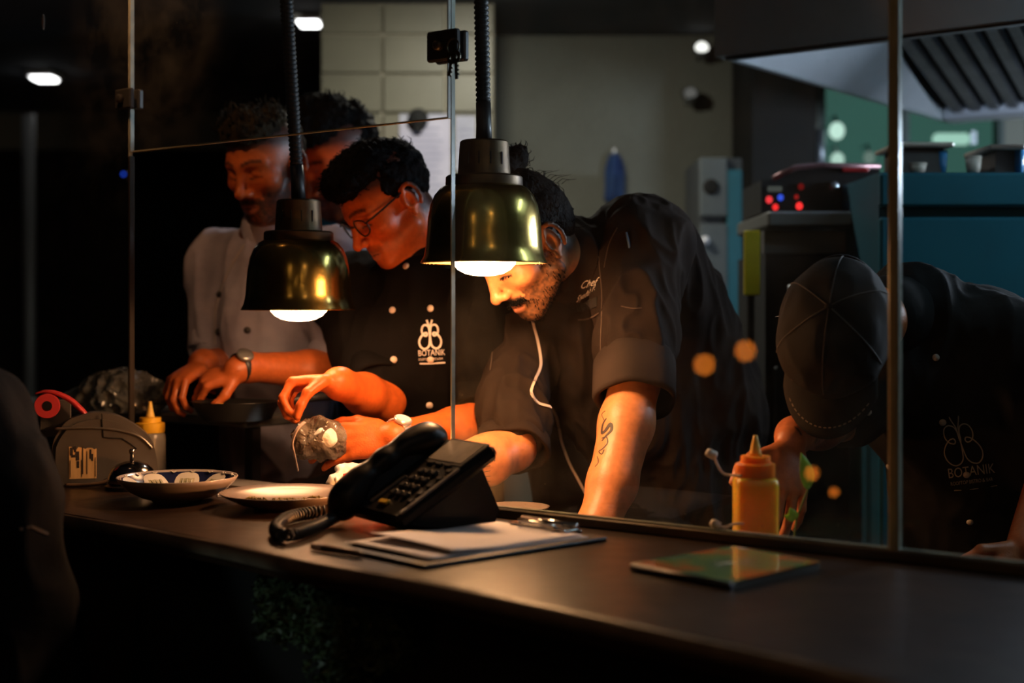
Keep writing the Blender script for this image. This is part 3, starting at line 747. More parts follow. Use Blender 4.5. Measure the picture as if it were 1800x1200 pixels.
# clamps with keys
m_key0 = mat('lock_core', (.10, .09, .07), .4, metal=.8)
def clamp(s, z, w_, h_, lab, keys=False):
    t = thing('glass_clamp', lab, 'clamp', sd(s, DG, z-h_/2), 'black clamps on the glass screen')
    obj('front_plate', wbox(MB(), s-w_/2, s+w_/2, DG-.018, DG-.0052, z-h_/2, z+h_/2, bev=.003), m_blackmatt, t)
    obj('back_plate', wbox(MB(), s-w_/2, s+w_/2, DG+.0052, DG+.018, z-h_/2, z+h_/2, bev=.003), m_black, t)
    obj('lock_cylinder', MB().lathe([(.009, 0), (.009, .008), (.006, .010), (1e-4, .010)], sd(s-w_*.05, DG-.018, z), 16, basis([E[0], E[1], 0], [0, 0, 1], [-N[0], -N[1], 0])), m_key0 if keys else m_blackmatt, t, smooth=True)
    return t
q = ond(228, DG); clamp(sA(227), CAMZ+(HY-175)*q[1]/F, .052, .042, 'small black clamp on the left glass joint')
q = ond(787, DG); zc = CAMZ+(HY-82)*q[1]/F
clamp(sA(787), zc, .068, .052, 'black lock clamp with keys on the middle glass joint', True)
kt = thing('key_ring', 'ring of two keys hanging from the glass lock', 'keys', sd(sA(818), DG-.030, zc-.02), None)
m_key = mat('key_brass', (.12, .10, .07), .35, metal=.9)
kc = sd(sA(815), DG-.028, zc-.008)
obj('ring', MB().tube([kc+np.array([E[0]*.013*math.cos(a), E[1]*.013*math.cos(a), .013*math.sin(a)]) for a in np.linspace(0, 2*PI, 20)[:-1]], .0014, 6, closed=True), m_key, kt, smooth=True)
def key(s, zt, ln, tilt, mb):
    c = sd(s, DG-.030, zt); d = np.array([E[0]*tilt, E[1]*tilt, -1]); d = unit(d); sdv = unit(np.cross(d, [N[0], N[1], 0]))
    R = basis(sdv, [N[0], N[1], 0], -d)
    mb.lathe([(.0105, -.001), (.0105, .001), (.004, .001), (.004, -.001)], c+d*.010, 16, basis(sdv, -d, [N[0], N[1], 0]), cap=False)
    mb.box(c+d*(.018+ln/2), (.0065, .002, ln), R)
    for i in range(3): mb.box(c+d*(.026+i*.007)+sdv*.004, (.004, .002, .003), R)
    return mb
obj('key', key(sA(821), zc-.016, .030, .05, MB()), m_key, kt)
obj('key', key(sA(816), zc-.018, .022, -.2, MB()), m_key, kt)

# ------------------------------------------------------------------ leaves and moss under the counter edge
m_leaf = mat('moss_green', (.035, .060, .022), .5, var=(.075, .10, .055), vscale=30)
rng = random.Random(11)
def moss(name, cxs, n, zr, lab, spread=.05):
    mb = MB()
    for _ in range(n):
        i = rng.uniform(*cxs); k = int(i); f_ = i-k; q = fr_[k]*(1-f_)+fr_[min(k+1, len(fr_)-1)]*f_
        depth = rng.random()
        c = np.array([*(q+N*(.095-rng.random()*spread)), CT-.06-zr*depth**1.4+rng.uniform(-.01, .01)])
        u_ = unit(np.array([rng.uniform(-1, 1), rng.uniform(-1, 1), rng.uniform(-.8, .8)])); v_ = unit(np.cross(u_, [rng.uniform(-1, 1), rng.uniform(-1, 1), rng.uniform(-1, 1)]))
        l = rng.uniform(.005, .012); wd = l*rng.uniform(.35, .6); nn = np.cross(u_, v_)*l*.25
        mb.add([c-u_*l, c+v_*wd+nn, c+u_*l, c-v_*wd+nn], [(0, 1, 2), (0, 2, 3)])
    o = obj(name, mb, m_leaf); o['kind'] = 'stuff'; return tag(o, lab, 'moss')
moss('moss', (4.1, 5.7), 4200, .085, 'green moss clump growing under the counter edge below the phone')
moss('moss', (4.7, 5.25), 1500, .30, 'thin green moss hanging down the counter front near bottom')

# cool spot added unseen on the guest floor to brighten the moss
p = np.array([-.62, 1.25, .10]); t = thing('garden_spot', 'small garden spot light on the floor before the counter', 'light', (p[0], p[1], 0))
obj('head', MB().lathe([(.02, -.05), (.032, 0), (.034, .02)], p, 16, basis([1, 0, 0], [0, .6, -.8], [0, .8, .6])), m_black, t, smooth=True)
obj('stake', MB().tube([(p[0], p[1], 0), (p[0], p[1], .08)], .008, 8), m_black, t)
light('garden_spot_beam', 'SPOT', p+[0, .03, .02], 5.0, (.75, 1.0, .95), .02, onz(500, 1035, .93), spot=math.radians(16))

# ================================================================== HEAT LAMPS
m_brass = mat('aged_brass', (.50, .34, .09), .20, metal=1., var=(.30, .20, .055), vscale=9, bump=.04, bscale=25)
m_bronze = mat('dark_bronze_cap', (.055, .035, .022), .42, metal=.8, var=(.12, .075, .035), vscale=22)
m_cord = mat('black_hose', (.008, .008, .008), .5, spec=.3)
m_bulb_a = emit('heat_bulb', (1.0, .50, .22), 175.0); m_bulb_b = emit('older_heat_bulb', (1.0, .52, .25), 36.0)  # second bulb dimmed so the arms near it stay darker
m_inner = mat('shade_inside', (.55, .42, .22), .35, metal=.8)
def heat_lamp(xpx, rim_y, top_xpx, lab, m_bulb, d=1.992):
    g = ond(xpx, d); Y = g[1]; c = np.array([g[0], g[1], CAMZ+(HY-rim_y)*Y/F])
    t = thing('heat_lamp', lab, 'lamp', c, 'brass heat lamps over the pass')
    out = [(.1140, 0), (.1135, .003), (.1085, .012), (.1050, .030), (.1030, .055), (.1010, .080), (.0965, .104), (.0890, .122), (.0790, .134), (.0700, .139)]
    inn = [(r-.0022, max(z-.0015, .0)) for r, z in out][::-1]
    obj('shade', MB().lathe(out, c, 56, cap=False), m_brass, t, smooth=True)
    obj('reflector', MB().lathe([(.113, .0003)]+inn[::-1], c, 48, cap=False), m_inner, t, smooth=True)
    obj('rim_bead', MB().lathe([(.1128+.0016*math.cos(a), .0012+.0016*math.sin(a)) for a in np.linspace(0, 2*PI, 9)], c, 56, cap=False), m_brass, t, smooth=True)
    obj('collar', MB().lathe([(.0680, .134), (.0695, .139), (.0690, .154), (.0660, .157), (.048, .158)], c, 44), m_bronze, t, autos=35)
    cap = [(.0475, .158), (.0470, .163), (.0445, .205), (.0435, .217), (.040, .220), (.013, .221)]
    sc_ = obj('socket_cap', MB().lathe(cap, c, 40), m_bronze, t, autos=35)
    sl = MB()
    for a in (-2.2, -1.75, -1.3, -.8): sl.box(c+[.0462*math.cos(a), .0462*math.sin(a), .186], (.0022, .0022, .022), rotz(a))
    obj('vent_slot', sl, m_blackmatt, sc_)
    # bulb: glass face bulging below the rim
    obj('bulb', MB().lathe([(1e-4, -.0225), (.018, -.0215), (.034, -.0180), (.047, -.0110), (.0555, -.0015), (.0590, .010), (.0585, .020)], c, 36, cap=False), m_bulb, t, smooth=True)
    obj('bulb_neck', MB().lathe([(.0585, .020), (.052, .040), (.036, .075), (.022, .105), (.020, .135)], c, 28, cap=False), m_inner, t, smooth=True)
    # grip and ribbed hose up to the ceiling
    topx = ond(top_xpx, d); dx = (topx[0]-g[0])*((CEIL-c[2]-.221)/(CAMZ+HY*Y/F-c[2]-.221))
    def pt(z): f_ = max(0., (z-.221)/(CEIL-c[2]-.221)); return c+[dx*f_, 0, z]
    obj('hose_grip', MB().tube([pt(.219), pt(.245), pt(.289)], [.0150, .0138, .0135], 16), m_black, t, smooth=True)
    path = []; rr = []; z = .289
    while z < CEIL-c[2]-.008:
        for f_, r in ((0, .0112), (.3, .0135), (.65, .0135)): path.append(pt(z+.0092*f_)); rr.append(r)
        z += .0092
    obj('ribbed_hose', MB().tube(path, rr, 14), m_cord, t, smooth=True)
    obj('ceiling_rose', MB().lathe([(.05, -.012), (.045, -.030), (.016, -.036)], (pt(CEIL-c[2])[0], pt(CEIL-c[2])[1], CEIL+.0115), 24), m_bronze, t)
    return t
heat_lamp(525, 545, 506, 'brass heat lamp hanging lower, in the serving opening at left', m_bulb_b)
heat_lamp(851, 463, 846, 'brass heat lamp hanging higher, before the leaning chef', m_bulb_a)

# ================================================================== THINGS ON THE COUNTER
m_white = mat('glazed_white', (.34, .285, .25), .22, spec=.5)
m_black_g = mat('glossy_black_plastic', (.006, .0055, .0055), .38, spec=.28)
# --- patterned bowl
def bowl_mat():
    m = bpy.data.materials.new('painted_bowl_inside'); m.use_nodes = True; ns, ls = nt(m); b = ns['Principled BSDF']; b.inputs['Roughness'].default_value = .2
    return m
c = onz(312, 881, CT)
t = thing('patterned_bowl', 'white bowl with blue painted inside on counter by the bell', 'bowl', c)
out = [(.040, 0), (.043, 0), (.046, .005), (.066, .012), (.088, .026), (.103, .043), (.1075, .0520), (.1065, .0535), (.1040, .0530), (.099, .043), (.084, .028), (.062, .016), (.030, .011), (1e-4, .010)]
BZ = np.diag([1, 1, .86])
obj('body', MB().lathe(out, c, 56, BZ), m_white, t, smooth=True)
m_navy = mat('navy_glaze', (.012, .016, .055), .2)
nb_ = MB(); nb_.lathe([(.1042, .0525), (.0985, .0435), (.0835, .0288), (.066, .0185)], c, 56, BZ, cap=False)
obj('navy_band', nb_, m_navy, t, smooth=True)
for i in range(9):                                   # cream half-round medallions inside the rim
    a0 = 2*PI*(i+.28)/9; mb = MB(); mo = MB(); ln = MB()
    def wallpt(a, h_, lift): 
        P = [(.066, .0185), (.0835, .0288), (.0985, .0435), (.1042, .0525)]; f_ = h_*3; k = min(int(f_), 2); f_ -= k
        r = P[k][0]*(1-f_)+P[k+1][0]*f_-lift; z = P[k][1]*(1-f_)+P[k+1][1]*f_+lift*.8; return c+[r*math.cos(a), r*math.sin(a), z*.86]
    for mbb, sc_, lf in ((mo, 1.0, .0008), (mb, .84, .0014)):
        pts = [wallpt(a0+sc_*.30*math.cos(th), .05+.78*sc_*math.sin(th), lf) for th in np.linspace(0, PI, 15)]
        mbb.add([wallpt(a0, .06, lf)]+pts, [(0, j+1, j+2) for j in range(14)])
    obj('medallion_ring', mo, mat('cream_line', (.62, .58, .5), .25), t)
    obj('medallion', mb, mat('cream_medallion', (.50, .44, .30), .25, var=(.22, .22, .12), vscale=70), t)
    for da in (-.10, 0, .10):
        p_ = [wallpt(a0+da, .12+.5*q, .002) for q in (0, .35, .7)]; ln.tube(p_, [.0012, .0024, .0006], 5)
    obj('painted_sprig', ln, mat('olive_print', (.13, .12, .03), .4), t)
for i in range(18):
    a = 2*PI*(i+.1)/18+.09; mb = MB(); mb.tube([wallpt(a-.05, .9, .0012), wallpt(a, .80, .0012), wallpt(a+.05, .93, .0012)], .0012, 5)
    obj('rim_scroll', mb, MATS['cream_line'], t)
# --- plate with leftovers
c = onz(503, 893, CT)
t = thing('dinner_plate', 'round white plate with leftover herbs before the phone', 'plate', c)
obj('body', MB().lathe([(.050, 0), (.054, 0), (.057, .004), (.080, .010), (.101, .020), (.1145, .0275), (.1150, .0290), (.1130, .0295), (.099, .0225), (.078, .0135), (.052, .0085), (1e-4, .0080)], c, 60), mat('beige_glaze', (.19, .15, .13), .25), t, smooth=True)
m_left = mat('leftover_herbs', (.22, .15, .03), .6, var=(.10, .07, .015), vscale=60)
R1 = random.Random(5)
SCR = ['leftmost browned herb scrap on the round plate', 'second herb scrap from left on the round plate', 'small herb scrap left of the dark tangle on plate', 'dark tangled herb scrap in middle of the round plate', 'pale herb scrap right of the dark tangle on plate', 'rightmost browned herb scrap on the plate by handset']
for k, (dx, dy) in enumerate([(-.052, -.030), (-.036, -.034), (-.012, -.03), (.006, -.022), (.030, -.028), (.058, -.022)]):
    mb = MB(); b0 = c+[dx, dy, .0135+.012*max(0, (math.hypot(dx, dy)-.045)/.06)]
    for j in range(8):
        a = R1.uniform(0, 2*PI); l = R1.uniform(.008, .020); e = b0+[math.cos(a)*l, math.sin(a)*l*.6, R1.uniform(0, .006)]
        mb.tube([b0+[R1.uniform(-.004, .004), R1.uniform(-.004, .004), 0], (b0+e)/2+[0, 0, .004], e], [.0018, .0025, .0008], 5)
    o = obj('herb_scrap', mb, m_left)
    tag(o, SCR[k], 'food', 'leftover scraps on the plate')
# white napkin beside the bowl
c = onz(398, 871, CT); v = MB(); q = [c+[-.02, .03, .002], c+[.045, .035, .002], c+[.05, -.012, .002], c+[-.012, -.02, .002]]
v.prism(q, (0, 0, -.0015), (0, 0, .002)); v.prism([q[0]*.9+q[2]*.1+[0, 0, .002], q[1]+[0, 0, .002], q[2]+[0, 0, .002]], (0, 0, 0), (0, 0, .002))
tag(obj('paper_napkin', v, mat('napkin_white', (.7, .66, .62), .9)), 'folded white napkin between bowl and plate', 'napkin')

# --- desk bell
c = onz(232, 859, CT); c[1] += 0
t = thing('service_bell', 'dark chrome service bell on counter beside patterned bowl', 'bell', c)
m_chrome = mat('dark_chrome', (.30, .29, .28), .14, metal=1.)
obj('base', MB().lathe([(.043, 0), (.043, .006), (.038, .010), (.030, .011)], c, 32, np.eye(3)*1.17), m_black, t, autos=35)
obj('dome', MB().lathe([(.0385, .010), (.0395, .012), (.038, .022), (.033, .033), (.024, .041), (.012, .0455), (.005, .046)], c, 36, np.eye(3)*1.17), m_chrome, t, smooth=True)
obj('button', MB().lathe([(.0035, .045), (.0035, .058), (.0052, .059), (.0052, .064), (.003, .066), (1e-4, .066)], c, 16, np.eye(3)*1.17), mat('bright_chrome', (.75, .7, .62), .15, metal=1.), t, smooth=True)

# --- arched grey machine with a peeling label
ym = 2.80; x0, x1 = at(88, 0, ym)[0], at(267, 0, ym)[0]; W = x1-x0
t = thing('arched_machine', 'grey arched metal machine with peeling cream label on counter', 'machine', ((x0+x1)/2, ym+.03, CT))
m_grey = mat('scuffed_grey_metal', (.12, .105, .092), .38, metal=.15, var=(.085, .075, .067), vscale=14)
def arc_pts(sc=1., dz=0.):
    zz = lambda y: CAMZ+(HY-y)*ym/F
    px = [(88, 852), (88, 790), (92, 770), (110, 742), (130, 731), (158, 725), (190, 729), (215, 740), (240, 757), (256, 775), (264, 800), (268, 830), (268, 852)]
    return [np.array([(x-CX)*ym/F, ym, max(CT+.001, zz(y))]) for x, y in px]
A_ = catmull(arc_pts()[1:-1], 4)
A_ = [np.array([p[0], ym, CT+.001])for p in (arc_pts()[0],)]+A_+[arc_pts()[-1]]
obj('body', MB().prism(A_, (0, .004, 0), (0, .052, 0)), m_grey, t)
obj('side_cover', MB().prism([((p-np.array([(x0+x1)/2, 0, CT]))*np.array([.93, 1, .90])+np.array([(x0+x1)/2, 0, CT]))+[0, 0, .0015] for p in A_], (0, -.002, 0), (0, .005, 0)), m_grey, t)
ridge = [at(x, y, ym-.003) for x, y in [(92, 752), (130, 751), (165, 752), (195, 756), (225, 764), (243, 775), (257, 790)]]
t.rotation_euler = (0, 0, .27)
obj('raised_ridge', MB().tube(catmull(ridge, 5), .0028, 8), mat('worn_ridge', (.28, .24, .20), .3, metal=.8), t, smooth=True)
obj('groove', MB().tube([at(171, 727, ym-.003), at(172, 748, ym-.003), at(174, 768, ym-.003), at(185, 770, ym-.003), at(205, 771, ym-.003), at(220, 781, ym-.003), at(230, 790, ym-.003)], .0013, 5), m_blackmatt, t)
lb = MB(); R2 = random.Random(2); a, b = at(116, 787, ym-.0035), at(162, 840, ym-.0035); n_ = 13
topz = [a[2]+R2.uniform(-.004, .004) for _ in range(n_)]
pl = [np.array([a[0]+(b[0]-a[0])*i/(n_-1), ym-.0022, topz[i]]) for i in range(n_)]+[np.array([b[0], ym-.0022, b[2]]), np.array([a[0], ym-.0022, b[2]])]
lab_ = obj('paper_label', lb.prism(pl, (0, -.0008, 0), (0, 0, 0)), mat('stained_label', (.80, .52, .22), .8, var=(.62, .38, .15), vscale=90, stretch=(1, 1, .12)), t)
sc = MB()
for (x, y, w_, h_) in [(120, 792, 5, 14), (126, 788, 4, 10), (130, 800, 6, 16), (131, 815, 4, 12), (139, 808, 1.6, 48), (137, 822, 1.2, 30), (146, 812, 1.2, 40), (152, 797, 3, 16), (155, 803, 3, 12), (123, 800, 7, 5), (160, 820, 1.2, 34), (118, 822, 1, 30)]:
    sc.box(at(x, y, ym-.0032), (w_*ym/F, .0008, h_*ym/F), rotz(0))
obj('torn_mark', sc, mat('label_ink', (.03, .022, .02), .8), lab_)
m_red = mat('red_plastic', (.55, .045, .05), .35)
pr = catmull([at(x, y, ym+.03) for x, y in [(68, 690), (85, 686), (105, 690), (128, 703), (146, 721), (152, 730)]], 5)
obj('red_guard', MB().tube(pr, [.004+.009*min(1, i/14) for i in range(len(pr))], 10, flat=.45), m_red, t, smooth=True)
cc = at(88, 711, ym+.03)
obj('red_roll', MB().lathe([(.010, -.016), (.0235, -.016), (.0245, -.013), (.0245, .013), (.0235, .016), (.010, .016)], cc, 28, basis([1, 0, 0], [0, 0, 1], [0, -1, 0]), cap=False), m_red, t, autos=35)
obj('roll_bracket', MB().box(cc+[.014, .034, -.028], (.06, .008, .075), bev=.002), m_grey, t)
obj('power_cable', MB().tube(catmull([at(105, 849, ym-.02)*[1, 1, 0]+[0, 0, CT+.004], at(140, 848, ym-.035)*[1, 1, 0]+[0, 0, CT+.005], at(170, 845, ym-.03)*[1, 1, 0]+[0, 0, CT+.010], at(196, 838, ym-.015)*[1, 1, 0]+[0, 0, CT+.024]], 6), .0038, 8), mat('brown_cable', (.18, .11, .07), .4), t, smooth=True)

# --- squeeze bottles
def squeeze(c, w_, h_body, h_cap, h_noz, m_body, m_cap, m_noz, lab, fill=None, tether=None, cat='bottle', square=True):
    t = thing('squeeze_bottle', lab, cat, c, 'squeeze bottles'); r = w_/2
    def sq(p, a, j):
        if not square: return p
        n_ = 5.; ca, sa_ = math.cos(a), math.sin(a); k = (abs(ca)**n_+abs(sa_)**n_)**(-1/n_); rr = math.hypot(p[0], p[1])
        return np.array([rr*k*ca, rr*k*sa_, p[2]])
    pf = [(r*.90, 0), (r*.97, .004), (r, .012), (r*.985, h_body*.5), (r, h_body-.014), (r*.97, h_body-.004), (r*.86, h_body)]
    obj('body', MB().lathe(pf, c, 40, fn=sq), m_body, t, smooth=True)
    if fill:
        obj('sauce_line', MB().lathe([(r*.93, .001), (r*1.004, .006), (r*1.006, .015), (r*1.002, .017)], c, 40, fn=sq, cap=False), fill, t, smooth=True)
    ri = MB(); n_ = 36
    cp = [(r*.90, h_body), (r*.92, h_body+.001), (r*.92, h_body+h_cap*.62), (r*.86, h_body+h_cap*.66), (r*.70, h_body+h_cap*.68), (r*.68, h_body+h_cap), (r*.30, h_body+h_cap)]
    obj('cap', MB().lathe(cp, c, 48, fn=lambda p, a, j: p*np.array([1+.018*(math.sin(a*24) > 0)*(j < 3), 1+.018*(math.sin(a*24) > 0)*(j < 3), 1])), m_cap, t, autos=40)
    z0 = h_body+h_cap
    obj('nozzle', MB().lathe([(r*.30, z0), (r*.27, z0+.004), (r*.13, z0+h_noz*.8), (r*.10, z0+h_noz), (r*.05, z0+h_noz)], c, 20), m_noz, t, smooth=True)
    if tether:
        ps = catmull([np.array(q) for q in tether], 6); ob = obj('tether', MB().tube(ps, .0018, 8), mat('milky_plastic', (.75, .62, .5), .4), t, smooth=True)
        e = ps[-1]; d_ = unit(ps[-1]-ps[-3])
        zz = unit(d_+np.array([-.9, 0, -.3])); xx = unit(np.cross(zz, [0, 1, 0])); R = basis(xx, np.cross(zz, xx), zz)
        obj('tether_plug', MB().lathe([(.0045, -.004), (.0065, -.002), (.0065, .008), (.005, .0125), (1e-4, .013)], e, 16, R), MATS['milky_plastic'], ob, smooth=True)
    return t
m_osauce = mat('orange_bottle', (1.0, .52, .035), .30, var=(.95, .45, .025), vscale=16, spec=.5, sss=.85)
m_ocap = mat('orange_cap', (.98, .22, .012), .38, sss=.6)
Yb = 2.17; c = np.array([(1328-CX)*Yb/F, Yb, LT])
tz = lambda x, y, Y=Yb: at(x, y, Y)
squeeze(c, .0655, .110, .032, .031, m_osauce, m_ocap, mat('orange_nozzle', (.95, .50, .06), .4), 'orange sauce squeeze bottle behind the right glass pane', fill=mat('dark_orange_sauce', (.50, .10, .01), .3),
        tether=[c+[-.024, -.02, .114], tz(1274, 833), tz(1262, 818), tz(1255, 800)])
Y2 = 3.04; c = np.array([(264-CX)*Y2/F, Y2, LT])
squeeze(c, .066, .103, .032, .034, mat('clear_bottle', (.30, .28, .24), .25, var=(.22, .20, .17), vscale=20, trans=.25), mat('yellow_cap', (.78, .45, .03), .4), mat('yellow_nozzle', (.72, .48, .10), .4), 'clear squeeze bottle with yellow cap behind the bell', square=False)
# loose white cap lying on the plate by the bottle, leaves, plates behind the glass
c = onz(1372, 969, LT); c = np.array([(1362-CX)*2.16/F, 2.165, LT])
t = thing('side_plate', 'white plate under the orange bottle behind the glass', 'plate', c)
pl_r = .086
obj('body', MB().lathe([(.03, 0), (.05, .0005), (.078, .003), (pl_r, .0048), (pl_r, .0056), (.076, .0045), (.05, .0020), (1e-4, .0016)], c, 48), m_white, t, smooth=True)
c = onz(905, 900, LT)
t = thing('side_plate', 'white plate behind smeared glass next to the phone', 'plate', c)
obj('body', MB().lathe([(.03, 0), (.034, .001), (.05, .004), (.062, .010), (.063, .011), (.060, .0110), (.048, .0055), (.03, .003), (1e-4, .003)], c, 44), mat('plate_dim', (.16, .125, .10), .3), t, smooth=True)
c = at(1262, 924, 2.13)
t = thing('loose_cap', 'small white plastic plug with strap beside the orange bottle', 'cap', c)
dv = unit([-.75, 0, .45])
obj('plug', MB().lathe([(.0065, 0), (.0065, .010), (.0045, .014), (1e-4, .0145)], c-dv*.002, 16, basis(np.cross([0, 1, 0], dv), [0, 1, 0], dv)), MATS['milky_plastic'], t, smooth=True)
obj('strap', MB().tube(catmull([c, c+[.012, 0, -.002], c+[.024, .0, .003], c+[.040, .01, .002]], 5), .0018, 8), MATS['milky_plastic'], t, smooth=True)
# leafy sprig standing by the bottle
m_basil = mat('basil_leaf', (.34, .62, .05), .4, var=(.24, .48, .04), vscale=30)
b0 = np.array([(1395-CX)*2.22/F, 2.22, LT]); Yg = 2.22
t = thing('herb_sprig', 'green leafy herb sprig standing right of the orange bottle', 'herb', b0)
p_t = [b0, at(1400, 915, Yg), at(1412, 880, Yg), at(1421, 858, Yg)]
obj('stem', MB().tube(catmull(p_t, 5), .0016, 7), mat('herb_stem', (.08, .12, .02), .5), t, smooth=True)
def leaf(a, b, wd, nrm, mb=None):
    a, b = np.array(a), np.array(b); ax = b-a; L = np.linalg.norm(ax); ax /= L; s_ = unit(np.cross(nrm, ax)); n2 = unit(np.cross(ax, s_)); vs = []; n_ = 9
    for i in range(n_+1):
        f_ = i/n_; ww = wd*math.sin(PI*f_**.8)**.85 if 0 < f_ < 1 else .0004
        o_ = a+ax*L*f_+n2*(.10*L*math.sin(PI*f_)); vs += [o_-s_*ww+n2*.10*ww*2, o_-n2*.0006, o_+s_*ww+n2*.10*ww*2]
    fs = []
    for i in range(n_):
        for k in range(2): fs.append((3*i+k, 3*i+k+1, 3*i+k+4, 3*i+k+3))
    o = (mb or MB()).add(vs, fs); return o
for a, b, wd in [((1420, 861), (1408, 795), .0115), ((1396, 915), (1388, 892), .0085), ((1399, 912), (1378, 906), .0065)]:
    lo = obj('leaf', leaf(at(*a, Yg), at(*b, Yg), wd, (.2, -1, .15)), m_basil, t, smooth=True)
    so = lo.modifiers.new('thick', 'SOLIDIFY'); so.thickness = .0006

# --- desk telephone
hdir = unit([.84, .54, 0]); wdir = unit([hdir[1], -hdir[0], 0]); up = np.array([0, 0, 1.])
th_ = math.radians(31); Ld = hdir*math.cos(th_)+up*math.sin(th_); Nd = -hdir*math.sin(th_)+up*math.cos(th_)
O = onz(618, 936, CT)+hdir*.042-wdir*.092
t = thing('desk_phone', 'black corded desk phone tilted on its stand on counter', 'telephone', O)
def ph(l, w_, n_): return O+Ld*l+wdir*w_+Nd*n_+up*.006
RP = basis(wdir, Ld, Nd)
obj('body', MB().box(ph(.105, .085, .012), (.185, .205, .026), RP, bev=.008), m_black_g, t)
# stand: wedge foot behind
foot = [ph(.06, -.0, 0), ph(.19, -.0, 0)]
def hp(l, z): q = O+hdir*l; return np.array([q[0], q[1], CT+z])
wl = [(.03, .012), (.085, .001), (.195, .001), (.205, .02), (.165, .105), (.10, .066)]
obj('stand', MB().prism([hp(a, b)+wdir*.085 for a, b in wl], -wdir*.07, wdir*.045), m_black, t)
obj('display', MB().box(ph(.172, .112, .0262), (.105, .052, .002), RP), mat('lcd_grey', (.17, .15, .13), .25, var=(.12, .11, .10), vscale=30), t)
obj('display_bezel', MB().box(ph(.172, .112, .0252), (.118, .064, .002), RP, bev=.0008), mat('bezel_grey', (.03, .03, .03), .35), t)
m_keyp = mat('key_plastic', (.035, .033, .032), .32)
for r in range(4):
    for k in range(3):
        obj('key', MB().box(ph(.055+.0195*r, .090+.020*k, .0275), (.0145, .012, .006), RP, bev=.002), m_keyp, t)
for r in range(5):
    obj('side_key', MB().box(ph(.045+.02*r, .160, .0268), (.016, .010, .004), RP, bev=.0015), m_keyp, t)
obj('side_strip', MB().box(ph(.075, .1745, .0262), (.007, .12, .004), RP, bev=.0015), mat('strip_grey', (.14, .12, .11), .35), t)
obj('message_key', MB().box(ph(.030, .098, .0275), (.026, .010, .005), RP, bev=.0015), mat('amber_key', (.42, .27, .03), .4), t)
obj('speaker_grille', MB().box(ph(.06, .062, .0265), (.010, .075, .004), RP, bev=.0015), m_keyp, t)
for r in range(3): obj('soft_key', MB().box(ph(.137, .082+.028*r, .0268), (.020, .007, .004), RP, bev=.0015), m_keyp, t)
# handset in its cradle on the far side
hs = MB(); cen = [(-.008, .030, .95), (.002, .040, 1.0), (.020, .047, .95), (.045, .050, .93), (.095, .052, .90), (.140, .050, .93), (.163, .047, .95), (.182, .040, 1.0), (.192, .030, .95)]
hsm = sdf_mesh(sum([chain([ph(a, .018, b) for a, b, _ in cen], [.0195*k for _, _, k in cen], .020)], [])+
               [ell(ph(.008, .018, .034), (.021, .024, .017), RP, .025), ell(ph(.176, .018, .034), (.021, .024, .017), RP, .025)], .0028)
obj_np('handset', relax(*hsm, 8), hsm[1], m_black_g, t)
obj('cradle', MB().box(ph(.095, .014, .030), (.046, .165, .036), RP, bev=.008), m_black, t)
obj('earpiece_edge', MB().lathe([(.019, 0), (.022, .003), (.022, .006), (.016, .007)], ph(.178, .018, .022), 22, RP), m_black, t)
# coiled cord on the counter to the left
cp = catmull([O+[-.01, .0, .018], onz(572, 930, CT)+[0, 0, .012], onz(540, 945, CT)+[0, 0, .012], onz(500, 955, CT)+[0, 0, .012], onz(484, 942, CT)+[0, 0, .012], onz(505, 925, CT)+[0, 0, .013], onz(545, 915, CT)+[0, 0, .013], onz(590, 912, CT)+[0, 0, .014], O+[.0, .045, .02]], 26)
L_ = [0]
for i in range(1, len(cp)): L_.append(L_[-1]+np.linalg.norm(cp[i]-cp[i-1]))
hel = []; nT = int(L_[-1]/.0085); ns_ = nT*9
for i in range(ns_):
    q = L_[-1]*i/(ns_-1); k = min(max(np.searchsorted(L_, q), 1), len(cp)-1); f_ = (q-L_[k-1])/(L_[k]-L_[k-1]+1e-9); p_ = cp[k-1]*(1-f_)+cp[k]*f_; tg = unit(cp[k]-cp[k-1]); s_ = unit(np.cross(tg, up)); u_ = np.cross(s_, tg); a = 2*PI*i/9
    hel.append(p_+(s_*math.cos(a)+u_*math.sin(a))*.0088)
obj('coiled_cord', MB().tube(hel, .0022, 6), m_black, t, smooth=True)

# --- clipboard with sheets
b = onz(746, 1001, CT)[:2]; d1 = unit([.74, .672]); d2 = np.array([-d1[1], d1[0]])
RC = basis([d1[0], d1[1], 0], [d2[0], d2[1], 0], [0, 0, 1])
def cb(u, v_, z): q = b+d1*u+d2*v_; return np.array([q[0], q[1], CT+z])
t = thing('clipboard', 'black clipboard with steel clip lying before the phone', 'clipboard', cb(.17, .11, 0))
obj('board', MB().box(cb(.172, .112, .0035), (.350, .230, .006), RC, bev=.002), m_black, t)
obj('clip_plate', MB().box(cb(.322, .112, .0125), (.030, .125, .003), RC, bev=.001), mat('clip_steel', (.62, .58, .55), .18, metal=1.), t)
obj('clip_roll', MB().tube([cb(.337, .052, .0155), cb(.337, .172, .0155)], .0065, 12), MATS['clip_steel'], t, smooth=True)
obj('clip_lever', MB().tube([cb(.315, .07, .016), cb(.298, .085, .021), cb(.298, .14, .021), cb(.315, .155, .016)], .0028, 8), MATS['clip_steel'], t, smooth=True)
for v_ in (.055, .17): obj('rivet', MB().sphere(cb(.345, v_, .009), (.005, .005, .003), 12, 6), MATS['clip_steel'], t, smooth=True)
m_sheet = mat('writing_paper', (.72, .66, .66), .8, var=(.66, .60, .60), vscale=12)
